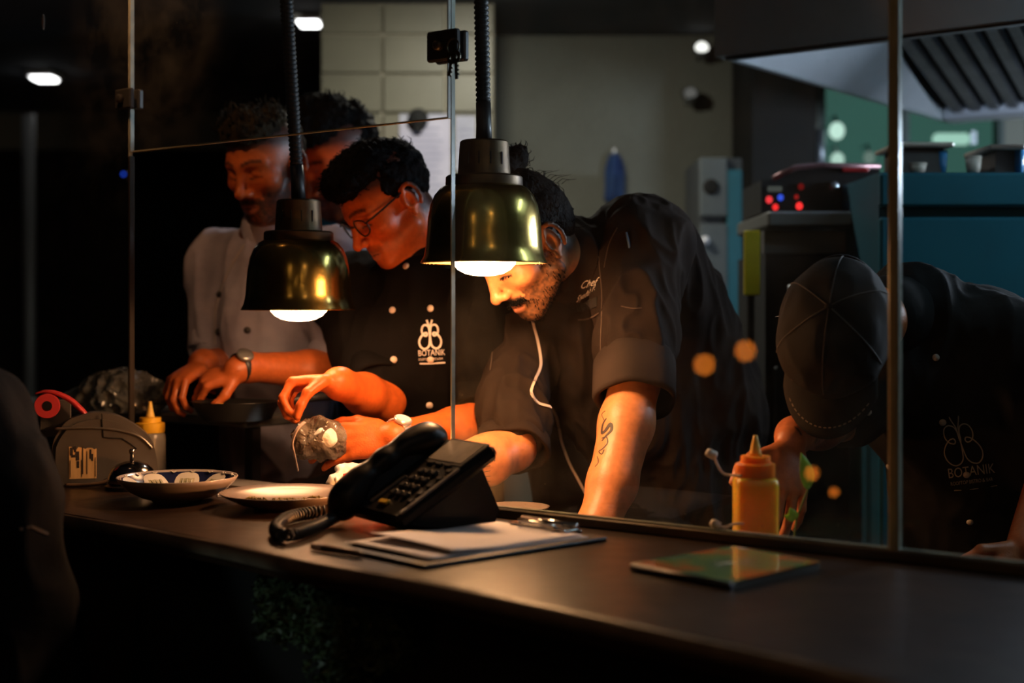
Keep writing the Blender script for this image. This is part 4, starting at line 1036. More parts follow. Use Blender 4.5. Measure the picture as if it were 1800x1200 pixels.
def paper(u0, u1, v0, v1, z, rot, curl, lab):
    vs = []; fs = []; nu, nv = 14, 8; Rr = rotz(rot)
    for i in range(nu+1):
        for j in range(nv+1):
            u, v_ = u0+(u1-u0)*i/nu, v0+(v1-v0)*j/nv; uu = (1-i/nu); lift = curl*uu**3*(.4+.6*j/nv)+.0012*math.sin(i*.9+j*.5)*uu
            m_ = np.array([(u0+u1)/2, (v0+v1)/2, 0]); q = Rr@(np.array([u, v_, 0])-m_)+m_
            vs.append(cb(q[0], q[1], z+lift))
    for i in range(nu):
        for j in range(nv): a = i*(nv+1)+j; fs.append((a, a+nv+1, a+nv+2, a+1))
    o = obj('paper_sheet', MB().add(vs, fs), m_sheet, smooth=True); so = o.modifiers.new('thick', 'SOLIDIFY'); so.thickness = .0006
    tag(o, lab, 'paper', 'sheets on the clipboard')
paper(.018, .322, .012, .205, .0078, .0, .004, 'lower white sheet clipped on the black clipboard')
paper(.06, .318, .02, .205, .0098, .03, .012, 'upper white sheet with lifted corner on the clipboard')
# pen by the clipboard
a, e = onz(548, 967, CT)+[0, 0, .006], onz(640, 982, CT)+[0, 0, .006]
t = thing('ballpoint_pen', 'dark pen with pale tip lying left of the clipboard', 'pen', (a+e)/2-[0, 0, .006])
f_ = a+(e-a)*.22
obj('barrel', MB().tube([f_, a+(e-a)*.9, e], [.0052, .0052, .0015], 12), mat('pen_brown', (.10, .06, .04), .3), t, smooth=True)
obj('end_cap', MB().tube([a, a+(e-a)*.02, f_], [.003, .0052, .0054], 12), mat('pen_pale', (.62, .45, .38), .3), t, smooth=True)

# --- glossy menu booklet
P4_ = [onz(x, y, CT)[:2] for x, y in [(1112, 1003), (1285, 1037), (1442, 1000), (1288, 972)]]
c4 = sum(P4_)/4
t = thing('menu_booklet', 'glossy colour printed booklet lying on counter at right', 'booklet', (*c4, CT))
def menu_mat():
    m = bpy.data.materials.new('printed_cover'); m.use_nodes = True; MATS['printed_cover'] = m; ns, ls = nt(m); b_ = ns['Principled BSDF']
    b_.inputs['Roughness'].default_value = .16; b_.inputs['Coat Weight'].default_value = .5
    tc = ns.new('ShaderNodeTexCoord'); n_ = ns.new('ShaderNodeTexNoise'); n_.inputs['Scale'].default_value = 13; n_.inputs['Detail'].default_value = 3; ls.new(tc.outputs['Object'], n_.inputs['Vector'])
    r = ns.new('ShaderNodeValToRGB'); el = r.color_ramp.elements
    el[0].position = .30; el[0].color = (.60, .18, .05, 1); el[1].position = .72; el[1].color = (.85, .9, .9, 1)
    for p_, c_ in ((.42, (.45, .16, .05, 1)), (.5, (.14, .26, .09, 1)), (.60, (.10, .19, .10, 1)), (.66, (.25, .32, .22, 1))): q = el.new(p_); q.color = c_
    ls.new(n_.outputs['Fac'], r.inputs[0]); ls.new(r.outputs[0], b_.inputs['Base Color']); return m
mm_ = menu_mat()
obj('pages', MB().prism([(*(q*.985+c4*.015), 0) for q in P4_], (0, 0, CT+.0005), (0, 0, CT+.009)), mat('page_edges', (.10, .10, .09), .7), t)
obj('cover', MB().prism([(*q, 0) for q in P4_], (0, 0, CT+.009), (0, 0, CT+.0105)), mm_, t)
obj('spine', MB().tube([(*P4_[0], CT+.0052), (*P4_[1], CT+.0052)], .0053, 10), m_black, t, smooth=True)

# --- red and white packet on the ledge behind the opening
cY = 2.60; c = np.array([(648-CX)*cY/F, cY+.03, LT])
def Pk(x, y, Y=cY): return at(x, y, Y)
t = thing('sauce_packet', 'crumpled white and red packet lit brightly behind the phone', 'packet', c)
V, Q = sdf_mesh([ell(Pk(650, 838, 2.63), (.066, .036, .020), rotz(.1)@np.array([[.96, 0, .28], [0, 1, 0], [-.28, 0, .96]]), .02), cone(Pk(590, 848, 2.6), Pk(700, 820, 2.64), .017, .022, .01), ell(Pk(592, 850, 2.6), (.012, .014, .012), None, .006), ell(Pk(606, 865, 2.6), (.010, .012, .016), None, .006), cone(Pk(600, 880, 2.62), Pk(690, 870, 2.64), .016, .016, .02)], .003)
V = V+vnormals(V, Q)*((fbm(V*70, 3)-.45)*.010)[:, None]
V[:, 2] = np.maximum(V[:, 2], LT+.001)
nz = vnormals(V, Q); o = obj_np('pouch', V, Q, [mat('packet_white', (.80, .80, .80), .35), mat('packet_red', (.62, .035, .012), .3)], t)
fc = V[Q].mean(1); fnz = nz[Q].mean(1)
# printed red side panel
tl = (fc[:, 2]-LT) < (.066+.16*(fc[:, 0]-Pk(604, 0)[0]))
red = tl & (fc[:, 0] > Pk(604, 0)[0]) & (fc[:, 2] > LT+.036)
o.data.polygons.foreach_set('material_index', red.astype(np.int32))
obj('crimped_seal', MB().box(Pk(590, 850, 2.595), (.006, .03, .028), rotz(.3), bev=.002), MATS['packet_white'], t)

# --- left prep shelf behind the glass with plastic bags and a pan
t = thing('prep_shelf', 'raised dark steel shelf behind the left glass pane', 'shelf', sd(-2.9, 2.17, 0))
zs_ = 1.115
obj('shelf_top', wbox(MB(), -3.6, -2.33, 2.085, 2.26, zs_-.02, zs_, bev=.004), mat('dull_shelf', (.10, .10, .095), .5, metal=.5), t)
for s in (-3.55, -2.95, -2.36): obj('leg', wbox(MB(), s-.012, s+.012, 2.12, 2.145, .861, zs_-.02), m_black, t)
def crumple(name, lab, cat, c, r, seed, m, amp=.35, h=.0045, zmin=None):
    V, Q = sdf_mesh([ell(c, r, None, .01), ell(np.array(c)+[r[0]*.5, 0, -.2*r[2]], np.array(r)*.7, None, .02), ell(np.array(c)-[r[0]*.55, 0, .25*r[2]], np.array(r)*.65, None, .02)], h)
    rd = 1-np.abs(2*vnoise(V@np.array([[.8, .3, -.5], [-.5, .8, -.3], [.33, .5, .8]])/.026, seed)-1); rd2 = 1-np.abs(2*fbm(V@np.array([[.6, .3, -.7], [-.7, .6, -.3], [.4, .7, .6]])/.012+5, seed+3)-1)
    V = V+vnormals(V, Q)*(((rd-.5)*1.2+(rd2-.5)*.5)*min(r)*amp)[:, None]
    if zmin is not None: V[:, 2] = np.maximum(V[:, 2], zmin)
    o = obj_np(name, V, Q, m); o.data.polygons.foreach_set('use_smooth', np.zeros(len(Q), bool)); return tag(o, lab, cat)
m_film = mat('plastic_film', (.30, .31, .30), .2, spec=.7, trans=.5, var=(.16, .16, .155), vscale=30)
c = at(215, 672, 3.26); crumple('plastic_bag', 'crumpled clear plastic bag on shelf behind left glass post', 'plastic bag', (c[0], c[1], zs_+.045), (.085, .06, .048), 4, m_film, zmin=zs_+.001)
c = at(168, 690, 3.32); crumple('plastic_bag', 'small crumpled plastic film left of the bigger bag', 'plastic bag', (c[0]-.04, c[1]+.03, zs_+.022), (.05, .035, .026), 9, m_film, zmin=zs_+.001)
c = at(415, 745, 3.03)
t = thing('frying_pan', 'dark round pan under the hands of the white jacket chef', 'pan', (c[0], c[1], zs_))
cz = np.array([c[0], c[1], zs_])
obj('pan_body', MB().lathe([(.06, 0), (.075, .004), (.092, .040), (.095, .042), (.090, .040), (.072, .008), (1e-4, .006)], cz, 40), mat('pan_black', (.010, .010, .010), .35, metal=.3), t, smooth=True)
obj('handle', MB().tube([cz+[.09, .01, .034], cz+[.14, .03, .045], cz+[.20, .05, .05]], [.008, .009, .010], 8), m_black, t, smooth=True)
fd = sdf_mesh([ell(cz+[-.03, -.03, .02], (.03, .026, .018)), ell(cz+[.01, .0, .015], (.045, .04, .014))], .004)
tag(obj_np('fried_food', fd[0]+vnormals(*fd)*((fbm(fd[0]*90, 2)-.4)*.012)[:, None], fd[1], mat('golden_food', (.55, .32, .06), .4)), 'golden food lying in the dark pan', 'food')

# --- black coat heaped at the left end, in front of the counter
cp_ = []
bx = at(18, 800, 2.12)
pr = [cone((bx[0]-.06, bx[1], .05), (bx[0]-.06, bx[1], .75), .17, .15, .05), ell((bx[0]-.07, bx[1], .86), (.15, .12, .22), None, .06), ell((bx[0]-.085, bx[1], 1.07), (.13, .10, .15), None, .05), ell((bx[0]-.10, bx[1]+.01, 1.19), (.105, .09, .08), None, .04), cone((bx[0]-.0, bx[1]-.02, 1.08), (bx[0]+.008, bx[1]-.03, .92), .05, .055, .05)]
V, Q = sdf_mesh(pr, .008)
V = V+vnormals(V, Q)*((1-np.abs(2*vnoise(V*np.array([16, 16, 6]), 5)-1))*.022)[:, None]; V[:, 2] = np.maximum(V[:, 2], .002)
t = thing('black_coat', 'black cloth coat heaped up at left end of counter', 'coat', (bx[0]-.06, bx[1], 0))
obj_np('cloth', V, Q, cloth_mat('black_coat_cloth', (.0035, .0035, .0035), (.005, .0045, .0045)), t)
bv = bvh_of(V, Q); obj('seam', ribbon(bv, [(35, 930), (55, 925), (70, 932), (84, 938)], .004), mat('seam_brown', (.05, .035, .025), .8), t)

# --- lanterns in the dining garden on the guest side (outside the frame; the glass mirrors them)
m_flame = emit('lantern_glow', (1.0, .25, .022), 9.0)
def lantern(x, y, Yv, r, lab):
    v_ = at(x, y, Yv); dd = v_[:2]@N; q = v_[:2]-2*(dd-DG)*N; p_ = np.array([q[0], q[1], v_[2]])
    t = thing('garden_lantern', lab, 'lantern', (q[0], q[1], 0), 'lanterns on the guest side')
    obj('globe', MB().sphere(p_, (r, r, r*1.08), 16, 10), m_flame, t, smooth=True)
    obj('pole', MB().tube([(q[0], q[1], 0), (q[0], q[1], p_[2]-r*.95)], .012, 10), m_black, t)
    obj('foot', MB().lathe([(.10, 0), (.10, .012), (.02, .03)], (q[0], q[1], 0), 20), m_black, t)
    obj('top_cap', MB().lathe([(r*.5, r*.95), (r*.45, r*1.2), (.004, r*1.35)], p_, 14), m_black, t)
lantern(1240, 640, 5.4, .040, 'tall garden lantern nearest the counter on the guest side')
lantern(1312, 616, 5.8, .042, 'tallest garden lantern on the guest side')
lantern(1429, 831, 5.2, .026, 'low garden lantern on the guest side')
lantern(1468, 864, 5.4, .018, 'lowest garden lantern on the guest side')
# burner lamp added unseen behind the phone to light the faces from below
q = np.array([-.150, 2.415, CT+.034]); t = thing('burner_lamp', 'small warm burner lamp on the counter hidden behind the phone', 'lamp', (q[0], q[1], CT))
obj('flame_globe', MB().sphere(q, (.020, .020, .022), 20, 12), emit('burner_glow', (1.0, .36, .10), 300.0), t, smooth=True)
obj('foot', MB().lathe([(.026, 0), (.026, .006), (.014, .010), (.012, .016)], (q[0], q[1], CT), 24), m_black, t)
obj('cage', MB().tube([q+[.024*math.cos(a), .024*math.sin(a), -.020] for a in np.linspace(0, 2*PI, 20)[:-1]], .0014, 6, closed=True), m_steel, t)
q = np.array([.50, .60, 2.26]); t = thing('globe_pendant', 'warm globe pendant lamp hanging over the guest side', 'lamp', q)  # pendant added out of view as warm front fill
obj('globe', MB().sphere(q, .07, 20, 12), emit('pendant_glow', (1.0, .62, .34), 11.0), t, smooth=True)
obj('socket', MB().lathe([(.03, .06), (.03, .10), (.01, .11)], q, 14), m_black, t)
obj('cable', MB().tube([q+[0, 0, .105], (q[0], q[1], CEIL)], .004, 6), m_black, t)
# bulbs strung over the guest side behind the camera: they glint in the brass
for i, (x, y, z) in enumerate([(.55, -.6, 2.15), (-.9, .2, 2.25), (-.2, -1.4, 2.05)]):
    t = thing('string_bulb', ['round string bulb right behind the camera', 'round string bulb left of the camera', 'round string bulb far behind the camera'][i], 'bulb', (x, y, z))
    obj('glass', MB().sphere((x, y, z), .035, 16, 10), emit('string_bulb', (1, .60, .26), 30.0), t, smooth=True)
    obj('socket', MB().lathe([(.018, .03), (.018, .07), (.008, .08)], (x, y, z), 14), m_black, t)
    obj('wire', MB().tube([(x, y, z+.078), (x, y, CEIL)], .004, 6), m_black, t)

# ================================================================== PEOPLE
m_skin = skin_mat('skin')
m_hair = mat('black_hair', (.003, .0025, .0025), .7, spec=.06, bump=.5, bscale=160)
m_hair_b = mat('brown_hair', (.008, .006, .004), .7, spec=.08, var=(.030, .021, .009), vscale=25, bump=.5, bscale=160)
m_jk = cloth_mat('brown_black_jacket', (.024, .0155, .0125), (.018, .0115, .009), fold=.25)
m_jk2 = cloth_mat('black_jacket', (.0055, .0045, .0042), (.004, .0034, .0032), fold=.25)
m_jk5 = cloth_mat('black_jacket_capped', (.010, .009, .009), (.014, .012, .011), fold=.25)
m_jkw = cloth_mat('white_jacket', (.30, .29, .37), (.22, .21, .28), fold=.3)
m_tr = cloth_mat('dark_trousers', (.012, .012, .013), (.008, .008, .009))
m_thread = mat('white_thread', (.62, .52, .46), .7)
m_pearl = mat('pearl_stud', (.60, .48, .40), .25)
m_shoe = mat('black_shoe', (.01, .01, .01), .4)

class Fr:
    def __init__(s, R, sc): s.R = R; s.s = sc; s.o = np.zeros(3)
    def pt(s, x, y, z): return s.o+s.s*(s.R@np.array([x, y, z], float))
    def inv(s, V): return ((V-s.o)@s.R)/s.s
    def pin(s, local, world): s.o = np.array(world)-s.s*(s.R@np.array(local, float)); return s
def head_frame(psi, phi, rho, sc):
    psi, phi, rho = map(math.radians, (psi, phi, rho)); hf = np.array([-math.sin(psi), -math.cos(psi), 0]); l = np.array([math.cos(psi), -math.sin(psi), 0]); z = np.array([0, 0, 1.])
    f = hf*math.cos(phi)-z*math.sin(phi); u = hf*math.sin(phi)+z*math.cos(phi)
    l2 = l*math.cos(rho)+u*math.sin(rho); u2 = u*math.cos(rho)-l*math.sin(rho)
    return Fr(basis(l2, f, u2), sc)
def head(fr, neck_to, neck_r=.056, jaw=1., nose=1.):
    s = fr.s; R = fr.R; P = fr.pt
    def e(c, r, k=.012, op='u', Rl=None): return ell(P(*c), np.array(r)*s, R if Rl is None else R@Rl, k*s, op)
    def c(a, b, r1, r2, k=.01, op='u', flat=None): return cone(P(*a), P(*b), r1*s, r2*s, k*s, flat, op)
    pr = [e((0, -.014, .036), (.0755, .098, .083)), e((0, .030, .0), (.064, .064, .082), .02), e((0, .040, -.060), (.049*jaw, .050, .050), .02)]
    for q in (-1, 1):
        pr += [c((q*.052*jaw, .004, -.060), (q*.012, .068, -.101), .020, .019, .02), e((q*.043, .057, -.026), (.022, .022, .019), .022),
               c((q*.010, .086, .020), (q*.047, .066, .019), .0095, .008, .012)]
    pr += [e((0, .073, -.099), (.022, .018, .017), .015), e((0, .070, -.068), (.030, .024, .026), .014)]
    for q in (-1, 1): pr += [e((q*.033, .095, .001), (.019, .013, .0115), .012, 'd')]
    for q in (-1, 1): pr += [e((q*.0325, .0700, -.002), (.0165, .0150, .0125), .003), c((q*.020, .083, -.0085), (q*.045, .074, -.0090), .0028, .0024, .003)]
    pr += [c((0, .088, .010), (0, .1085*nose, -.034), .0075, .0095, .012), e((0, .1120*nose, -.0385), (.0110, .0105, .0100), .007)]
    for q in (-1, 1): pr += [e((q*.0130, .0985, -.0415), (.0085, .0110, .0080), .006)]
    for q in (-1, 1): pr += [e((q*.0068, .1060, -.0495), (.0042, .0060, .0040), .003, 'd')]
    # lips
    for a, b, z0, z1, r in ((-.024, 0, -.0725, -.0675, .0052), (0, .024, -.0675, -.0725, .0052)): pr.append(c((a, .0815 if a else .0925, z0), (b, .0925 if not b else .0815, z1), r, r, .005))
    pr += [c((-.018, .084, -.0785), (.0, .0915, -.0810), .0060, .0068, .005), c((.018, .084, -.0785), (.0, .0915, -.0810), .0060, .0068, .005)]
    pr += [c((-.023, .088, -.0740), (0, .1000, -.0735), .0016, .0016, .003, 'd'), c((.023, .088, -.0740), (0, .1000, -.0735), .0016, .0016, .003, 'd')]
    # ears
    for q in (-1, 1):
        pr.append(e((q*.074, -.010, -.012), (.010, .017, .028), .010))
        rim = [(q*(.080+.006*(math.cos(a) < .2)), -.012+.0165*math.cos(a)-.004, -.008+.0265*math.sin(a)+.002) for a in np.linspace(-.6, 4.2, 11)]
        pr += chain([P(*t_) for t_ in rim], [.0042*s]*11, .003*s)
        pr.append(e((q*.081, -.006, -.010), (.006, .0085, .014), .003, 'd')); pr.append(e((q*.079, -.003, -.038), (.0052, .0075, .0085), .005))
        pr.append(c((q*.079, .004, -.016), (q*.080, .004, -.006), .0035, .003, .003))
    pr += [cone(P(0, -.030, -.050), neck_to, neck_r*s, (neck_r+.006)*s, .025)]
    return pr
def hand(w_, f, n, t, s=1., curl=None, thumb=None, spread=0.12):
    f = unit(f); n = unit(np.array(n)-f*np.dot(n, f)); t = unit(t); t = np.cross(f, n)*(1 if np.dot(np.cross(f, n), t) > 0 else -1)
    curl = curl or [(.3, .7, 1.0)]*4; pr = [ell(w_+f*.050*s, (.038*s, .050*s, .0155*s), basis(t, f, n), .012)]
    fo = (.090, .095, .091, .081); so = (.030, .0105, -.010, -.029); ln = ((.042, .026, .021), (.046, .030, .022), (.042, .028, .021), (.033, .021, .018)); rr = (.0095, .0098, .0092, .0080)
    for i in range(4):
        b = w_+(f*fo[i]+t*so[i])*s; pr.append(cone(w_+(f*.02+t*so[i]*.6)*s, b, .012*s, rr[i]*1.12*s, .008)); p = b
        for j in range(3):
            a = curl[i][j]; d = f*math.cos(a)-n*math.sin(a)+t*spread*(1.5-i)/1.5*math.cos(a); d = unit(d); q = p+d*ln[i][j]*s
            pr.append(cone(p, q, rr[i]*(1-.06*j)*s, rr[i]*(.92-.08*j)*s, .003)); p = q
    th = thumb or [(.6, .75, -.3), (.85, .35, -.4), (.9, .1, -.45)]; p = w_+(f*.026+t*.026-n*.004)*s
    for j, (d, l, r1, r2) in enumerate(zip(th, (.044, .032, .026), (.0145, .0110, .0100), (.0115, .0098, .0078))):
        dd = unit(f*d[0]+t*d[1]+n*d[2]); q = p+dd*l*s; pr.append(cone(p, q, r1*s, r2*s, .006)); p = q
    return pr
SK = np.array([.46, .205, .098])
def face_col(V, fr, skin, beard=0., must=0., stub=0., lips=(.36, .12, .075), scalp=True, seed=1, goatee=0.):
    L = fr.inv(V); x, y, z = L.T; ax = np.abs(x); C = np.repeat(np.array([skin]), len(V), 0)
    near = (np.abs(L).max(1) < .17)
    nz = fbm(V*220, seed); 
    def mix(mask, col, a):
        k = np.clip(mask, 0, 1)*a*near; C[:] = C*(1-k[:, None])+np.array(col)*k[:, None]
    ss = lambda a, b, v: np.clip((v-a)/(b-a+1e-9), 0, 1)
    # cheeks and nose a little redder
    mix(np.exp(-((ax-.04)**2+(z+.035)**2)/.0005)*(y > .04), np.array(skin)*[1.15, .85, .75], .5)
    lip = (1-ss(.9, 1.15, np.sqrt((x/.023)**2+((z+.0745)/.0125)**2)))*(y > .078); mix(lip, lips, .8)
    mix((np.abs(z+.0738) < .0014)*(ax < .022)*(y > .08), (.05, .02, .015), .8)
    bz = .0215+.006*np.clip(1-((ax-.032)/.022)**2, -1, 1); brow = (1-ss(.0028, .0052, np.abs(z-bz)))*(ax > .010)*(ax < .052)*(y > .055); mix(brow*(.6+nz*.6), (.010, .007, .005), .95)
    lash = (1-ss(.0012, .0028, np.abs(z+.0085+.0012*((ax-.033)/.012)**2)))*(np.abs(ax-.033) < .0145)*(y > .068); mix(lash, (.008, .006, .005), .95)
    crease = (1-ss(.0008, .002, np.abs(z-.0035-.002*np.clip(1-((ax-.033)/.014)**2, 0, 1))))*(np.abs(ax-.033) < .015)*(y > .068); mix(crease, np.array(skin)*.35, .7)
    if must: mu = (1-ss(.0055, .0095, np.abs(z+.0605+.10*np.clip(ax-.012, 0, 1)*1.2)))*(ax < .031)*(y > .072); mix(mu*(.55+nz), (.010, .007, .006), must)
    if goatee: mix((1-ss(.016, .026, np.sqrt(x**2+(z+.100)**2)))*(y > .05)*(.4+nz), (.012, .008, .006), goatee)
    if beard or stub:
        jawm = ss(-.030, -.052, z+.10*np.clip(.055-y, 0, .05)*0)*(1-ss(.060, .075, y+.0)*(z > -.060)*(ax < .035))*(y > -.005)
        side = (ax > .050)*ss(.012, -.02, z)*(y > -.002)*(y < .035)
        mix(np.maximum(jawm*(1-lip), side)*(.5+nz*.9), (.011, .008, .006), max(beard, stub))
    if scalp:
        sc = np.maximum(ss(.030, .060, z-.35*(y-.05)), ss(.0, -.02, y-.25*z+.012)*ss(-.06, -.04, z)*(ax > .03)); sc = np.maximum(sc, ss(-.015, -.035, y)*ss(-.085, -.055, z)); mix(sc, (.012, .009, .008), .92)
    return np.clip(C, 0, 1)
def folds(V, Q, amp=.009, fr_=(13, 13, 5), seed=0):
    r = 1-np.abs(2*vnoise(V*np.array(fr_, float), seed)-1); r2 = 1-np.abs(2*vnoise(V*np.array(fr_, float)*2.3+9, seed+5)-1)
    return V+vnormals(V, Q)*((r**2-.3)*amp+(r2**2-.3)*amp*.4)[:, None]
def tufts(V, Q, n, ln, flow, seed=0, r=.0011, out=.35, mask=None):
    rg = np.random.RandomState(seed); Nn = vnormals(V, Q); ids = np.arange(len(V)) if mask is None else np.where(mask)[0]
    mb = MB()
    if not len(ids): return mb
    for i in rg.choice(ids, n):
        p = V[i]; nn = Nn[i]; d = unit(flow(p)-nn*np.dot(flow(p), nn)+nn*out*rg.uniform(.2, 1.2)+rg.normal(0, .22, 3)); l = ln*rg.uniform(.5, 1.3)
        mb.tube([p-nn*.003, p+d*l*.5+nn*.003, p+d*l+rg.normal(0, .1, 3)*l-nn*.004], [r*1.6, r*1.2, r*.2], 3)
    return mb
def merge(V, Q, mb):
    """join a quad mesh and loose strands into one builder"""
    o = MB(); o.v = [tuple(v) for v in V]; o.f = [tuple(q) for q in Q.tolist()]; o.m = [0]*len(o.f); o.add(mb.v, mb.f); return o
def trousers(t, hip, fdir, w_=.10, spread=.10, feet=None):
    s_ = unit(np.array([fdir[1], -fdir[0], 0])); pr = [ell(hip, (.165, .12, .13), basis(s_, [fdir[0], fdir[1], 0], [0, 0, 1]), .03)]; ft = []
    for q in (-1, 1):
        a = hip+s_*q*.085; k = np.array([a[0]+s_[0]*q*.01, a[1]+s_[1]*q*.01, .48])+np.array([*fdir, 0])*.02; f_ = np.array([a[0]+s_[0]*q*.02, a[1]+s_[1]*q*.02, .09]); ft.append(f_)
        pr += [cone(a, k, .098, .075, .03), cone(k, f_, .075, .068, .03)]
    V, Q = sdf_mesh(pr, .010); obj_np('trousers', folds(V, Q, .012, (9, 9, 4), 3), Q, m_tr, t)
    for f_ in ft:
        c = np.array([f_[0], f_[1], .045])+np.array([*fdir, 0])*.06
        V, Q = sdf_mesh([ell(c, (.048, .125, .045), basis(s_, [fdir[0], fdir[1], 0], [0, 0, 1]), .01), ell(c-np.array([*fdir, 0])*.06+[0, 0, .02], (.042, .06, .05), basis(s_, [fdir[0], fdir[1], 0], [0, 0, 1]), .02)], .008)
        V[:, 2] = np.maximum(V[:, 2], .002); obj_np('shoe', V, Q, m_shoe, t)
def stud(bvh, x, y, r, parent, m, hgt=.5):
    q = hit(bvh, x, y)
    if q is None: return
    p, n_ = q; a = unit(np.cross(n_, [0, 0, 1.])); R = basis(a, np.cross(n_, a), n_)
    obj('button', MB().lathe([(r, -.001), (r, r*.3), (r*.75, r*.6), (1e-4, r*.72)], p, 14, R), m, parent, smooth=True)
BUT = [(0, 0), (-.02, .12), (-.03, .30), (-.10, .44), (-.24, .48), (-.36, .40), (-.40, .22), (-.33, .06), (-.20, .0), (-.14, .06), (-.18, .13), (-.30, .10), (-.46, -.06), (-.53, -.25), (-.48, -.44), (-.34, -.56), (-.18, -.54), (-.06, -.42), (-.02, -.22), (0, 0)]
def logo(bvh, cx, cy, w_, ang, parent, m, thick=.0016, sub=True, skew=0.):
    """butterfly emblem with the house name stitched under it"""
    ca, sa_ = math.cos(ang), math.sin(ang)
    def px(u, v_): u2 = u+skew*v_; return (cx+w_*(u2*ca-v_*sa_*-1*0-v_*sa_*0)-0, cy-w_*v_+w_*u2*sa_) if False else (cx+w_*(u2*ca+v_*sa_), cy+w_*(u2*sa_-v_*ca))
    g = MB()
    for q in (-1, 1):
        pts = catmull([np.array([-q*a*.92+q*-.0, b_]) for a, b_ in BUT], 4)
        ribbon(bvh, [px(*p) for p in pts], thick, mb=g)
        ribbon(bvh, [px(q*.01, .12), px(q*.03, .42), px(q*.10, .62), px(q*.12, .70)], thick, mb=g)
    e_ = obj('emblem', g, m, parent)
    W = MB(); s_ = w_*.36
    text_on(bvh, 'BOTANIK', px(-.56, -.86), (s_*ca*.78, s_*sa_*.78), (s_*sa_, -s_*ca), mb=W)
    if sub:
        s2 = w_*.135; text_on(bvh, 'ROOFTOP BISTRO & BAR', px(-.55, -1.06), (s2*ca*.72, s2*sa_*.72), (s2*sa_, -s2*ca), mb=W)
        ribbon(bvh, [px(-.5, -1.2), px(0, -1.22), px(.62, -1.2)], thick*.6, mb=W)
    if W.f: obj('lettering', W, m, parent)

# ---------------------------------------------------------------- 1. leaning chef with hair bun
hf = head_frame(60, 44, 0, 1.09).pin((.081, -.010, -.012), at(972, 424, 2.75))
Nk = at(1026, 458, 3.02); Ls, Rs = at(1120, 432, 2.95), at(915, 600, 3.04)
Le, Lw = at(1117, 665, 2.74), at(1050, 928, 2.56); Re, Rw = at(900, 785, 2.80), at(775, 818, 2.64)
hip = at(1195, 870, 3.28)
p1 = thing('person', 'person leaning over counter in dark brown jacket, hair in a bun', 'person', (hip[0], hip[1], 0))
sdir = unit(Ls-Rs); spine = unit(Nk-at(1090, 720, 3.18)); fwd = unit(np.cross(sdir, spine)); fwd = fwd if fwd[1] < 0 else -fwd; spine = np.cross(fwd, sdir); spine = spine if spine[2] > 0 else -spine
RT = basis(sdir, fwd, spine)
chest = at(1028, 590, 3.10)
sk = head(hf, Nk, .056)
sk += [ell(chest, (.165, .095, .16), RT, .04), cone(chest, at(1110, 740, 3.18), .11, .11, .05), cone(at(1110, 740, 3.18), hip, .11, .12, .05), cone(Nk, chest, .065, .09, .04)]
sk += chain([Nk, Ls, Le], [.05, .055, .046], .03)+chain([Le, at(1101, 745, 2.69), at(1076, 850, 2.62), Lw, at(1042, 950, 2.545)], [.047, .0505, .0445, .037, .034], .02)
sk += chain([Nk, Rs, Re], [.05, .055, .046], .03)+chain([Re, at(856, 808, 2.74), Rw, at(752, 826, 2.61)], [.046, .047, .036, .031], .02)
sk += hand(at(1040, 952, 2.543), [-E[0], -E[1], -.28], [0, 0, 1], [0, -1, 0], curl=[(.0, .1, .2)]*4)
sk += hand(at(748, 828, 2.60), [-.8, -.25, -.42], [-.3, -.3, .9], [.3, -.9, 0], curl=[(.2, .4, .6)]*4)
V, Q = sdf_mesh(sk, .0031)
skin1 = np.array([.58, .215, .080])
col = face_col(V, hf, skin1, must=1., stub=.9, goatee=.6, seed=2)
body1 = obj_np('body', V, Q, m_skin, p1, col); bv1 = bvh_of(V, Q)
L = hf.inv(V); ax_ = np.abs(L[:, 0]); zz_ = L[:, 2]; yy_ = L[:, 1]
fh = tufts(V, Q, 260, .011, lambda p: hf.R@np.array([.6*np.sign(hf.inv(p[None])[0, 0]), .15, -.8]), 11, .0006, .25, mask=(np.abs(zz_+.0605+.14*np.clip(ax_-.010, 0, 1)) < .0048) & (ax_ < .032) & (yy_ > .078))
f2 = tufts(V, Q, 420, .009, lambda p: hf.R@np.array([0, .2, -1.]), 12, .0005, .35, mask=(((zz_ < -.070) & (ax_ > .026) & (yy_ > .0) & (yy_ < .085)) | ((ax_ > .052) & (zz_ < .0) & (yy_ > .004) & (yy_ < .034)) | ((zz_ < -.098) & (yy_ > .05))) & (zz_ > -.13) & (np.abs(L).max(1) < .14))
f3 = tufts(V, Q, 160, .009, lambda p: hf.R@np.array([.95*np.sign(hf.inv(p[None])[0, 0]), 0, .25]), 13, .0006, .2, mask=(np.abs(zz_-.0215-.006*np.clip(1-((ax_-.032)/.022)**2, -1, 1)) < .0035) & (ax_ > .011) & (ax_ < .052) & (yy_ > .055))
f4 = tufts(V, Q, 40, .008, lambda p: hf.R@np.array([0, 1., -.5]), 14, .0004, .3, mask=(np.abs(zz_+.0088) < .0016) & (np.abs(ax_-.033) < .014) & (yy_ > .07))
for f_ in (f2, f3, f4): fh.add(f_.v, f_.f)
obj('facial_hair', fh, m_hair, body1, smooth=True)
